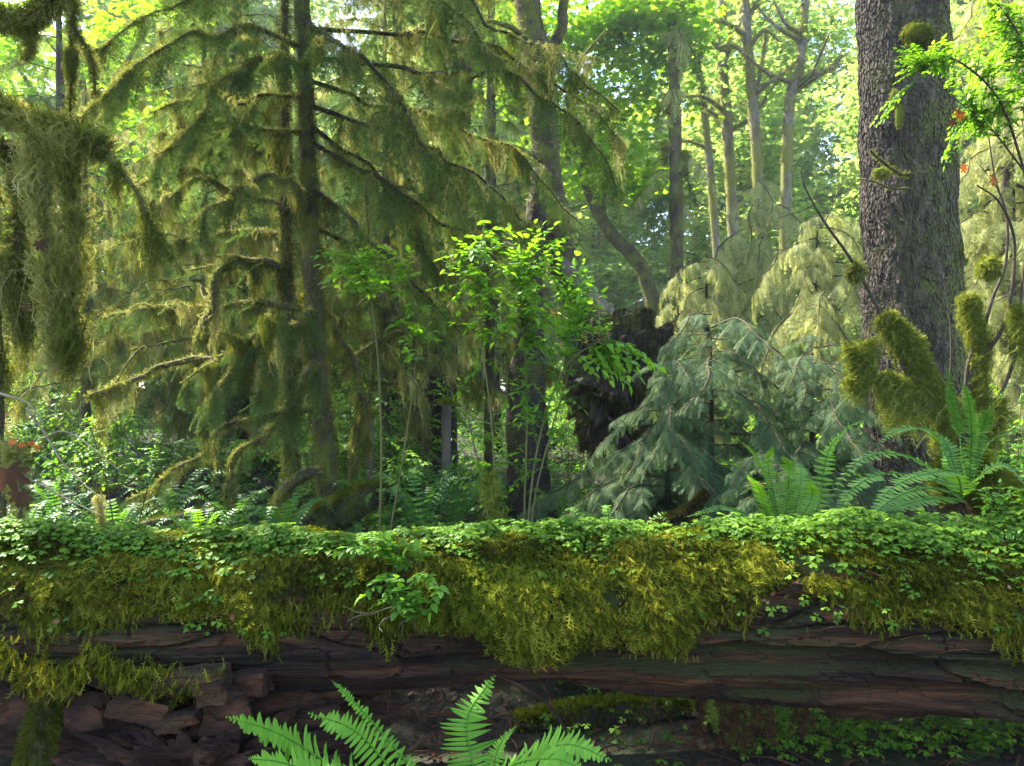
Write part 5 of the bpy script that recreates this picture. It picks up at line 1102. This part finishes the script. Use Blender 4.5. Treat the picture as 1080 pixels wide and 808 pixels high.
for k in range(18): attach(ps[k % 3] if k % 2 else pn[k % 4], sh, (0, 0, rng.uniform(2.5, 11)), (0, rng.uniform(.3, .7), k * 2.4), rng.uniform(.5, .9))
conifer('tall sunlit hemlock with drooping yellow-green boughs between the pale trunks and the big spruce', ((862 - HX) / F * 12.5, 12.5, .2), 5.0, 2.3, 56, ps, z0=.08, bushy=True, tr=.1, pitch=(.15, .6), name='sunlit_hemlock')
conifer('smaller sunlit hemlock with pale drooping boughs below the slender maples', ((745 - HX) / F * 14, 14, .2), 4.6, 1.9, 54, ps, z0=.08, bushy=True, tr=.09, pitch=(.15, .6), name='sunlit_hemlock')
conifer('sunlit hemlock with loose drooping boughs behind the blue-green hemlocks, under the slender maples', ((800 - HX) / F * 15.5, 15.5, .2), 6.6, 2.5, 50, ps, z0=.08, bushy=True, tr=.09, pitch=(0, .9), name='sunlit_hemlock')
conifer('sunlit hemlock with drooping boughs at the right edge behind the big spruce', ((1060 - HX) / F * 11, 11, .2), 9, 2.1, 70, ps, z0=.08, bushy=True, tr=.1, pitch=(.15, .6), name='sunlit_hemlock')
conifer('tall dark hemlock behind the paired mossy trunks', ((250 - HX) / F * 11, 11, 0), 9.5, 2.8, 70, pn, z0=.18, tr=.16)
conifer('dark hemlock far left with boughs crossing the sky gap', ((60 - HX) / F * 12, 12, 0), 9.0, 2.6, 50, pn, z0=.3, tr=.14)
conifer('dark hemlock right of the paired trunks, thick with hanging moss', ((420 - HX) / F * 12, 12, 0), 11, 2.8, 70, pn, z0=.2, tr=.16)
conifer('dark slender hemlock behind the leaning mossy trunk', ((520 - HX) / F * 15, 15, 0), 12, 2.6, 46, pn, z0=.2, tr=.16)
for lab, px, Y, H, R, n in [('moss-hung hemlock between the paired trunks and the dark reddish trunk', 405, 8.6, 7, 1.9, 70), ('moss-hung hemlock left of the paired trunks', 215, 8.4, 7, 2.0, 70), ('moss-hung hemlock behind the moss-draped limbs at the left', 90, 9.0, 5.5, 1.9, 50), ('moss-hung slender hemlock behind the slender leafy shrub', 515, 9.6, 7.5, 1.6, 46)]:
    conifer(lab, ((px - HX) / F * Y, Y, 0), H, R, n, pm, 'mossbark', z0=.3, tr=.06)
# far trees: copies
fa = limb_tree('far leafy tree in the hazy green background', [(540, 430, 30), (545, 300, 30), (540, 100, 30)], [.35, .28, .18], [[(540, 300, 30), (600, 200, 30)], [(542, 250, 30), (480, 150, 30)]], 'palebark',
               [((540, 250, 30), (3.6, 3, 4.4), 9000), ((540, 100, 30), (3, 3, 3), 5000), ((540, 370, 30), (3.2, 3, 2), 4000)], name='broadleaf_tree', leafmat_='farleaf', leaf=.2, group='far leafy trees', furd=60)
fa['label'] = 'far leafy tree in the hazy green background'
first = True
for k in range(44):
    y = rng.uniform(24, 56); x = rng.uniform(-.8, .8) * y; px = x / y * F + HX
    gap = 850 < px < 932 or 15 < px < 110
    o = fa if first else copy_tree(fa); first = False; s = rng.uniform(.7, 1.15) * (.55 if gap else 1) * (y / 32)
    o['label'] = 'far leafy tree in the hazy background, ' + ('left of the paired mossy trunks' if px < 290 else 'between the paired trunks and the leaning trunk' if px < 580 else 'between the leaning trunk and the big spruce' if px < 950 else 'right of the big spruce')
    o.location = (x, y, float(gz(x, y)[0]) - .3); o.rotation_euler = (0, 0, rng.uniform(0, 6.28)); o.scale = (s, s, s * rng.uniform(.95, 1.45) * (.75 if gap else 1))
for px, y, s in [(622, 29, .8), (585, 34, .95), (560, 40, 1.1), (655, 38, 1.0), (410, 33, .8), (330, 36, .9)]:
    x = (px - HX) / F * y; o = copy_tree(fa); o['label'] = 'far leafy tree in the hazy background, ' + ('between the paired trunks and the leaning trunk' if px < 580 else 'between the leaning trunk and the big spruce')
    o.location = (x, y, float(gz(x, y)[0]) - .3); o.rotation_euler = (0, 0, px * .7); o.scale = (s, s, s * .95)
for b in pn + ph + ps + pm: 
    if b.parent and b.parent.name.startswith('holder'): kill(b)
def haze():
    m = bpy.data.materials.new('haze'); m.use_nodes = True; n = m.node_tree.nodes; n.remove(n['Principled BSDF'])
    v = n.new('ShaderNodeVolumePrincipled'); v.inputs['Color'].default_value = (.86, .93, 1, 1); v.inputs['Density'].default_value = .0007; v.inputs['Anisotropy'].default_value = .3
    m.node_tree.links.new(v.outputs[0], n['Material Output'].inputs['Volume'])
    V = [(x, y, z) for x in (-125, 125) for y in (-122, 128) for z in (-6, 36)]
    Fc = [(0, 1, 3), (0, 3, 2), (4, 6, 7), (4, 7, 5), (0, 4, 5), (0, 5, 1), (2, 3, 7), (2, 7, 6), (0, 2, 6), (0, 6, 4), (1, 5, 7), (1, 7, 3)]
    g = G(); g.raw(V, Fc); o = mk('haze', g, m, smooth=False); o['label'] = 'thin bright haze in the forest air'; o['kind'] = 'stuff'
haze()
print('tris', sum(len(m.polygons) for m in bpy.data.meshes), 'objects', len(bpy.data.objects))
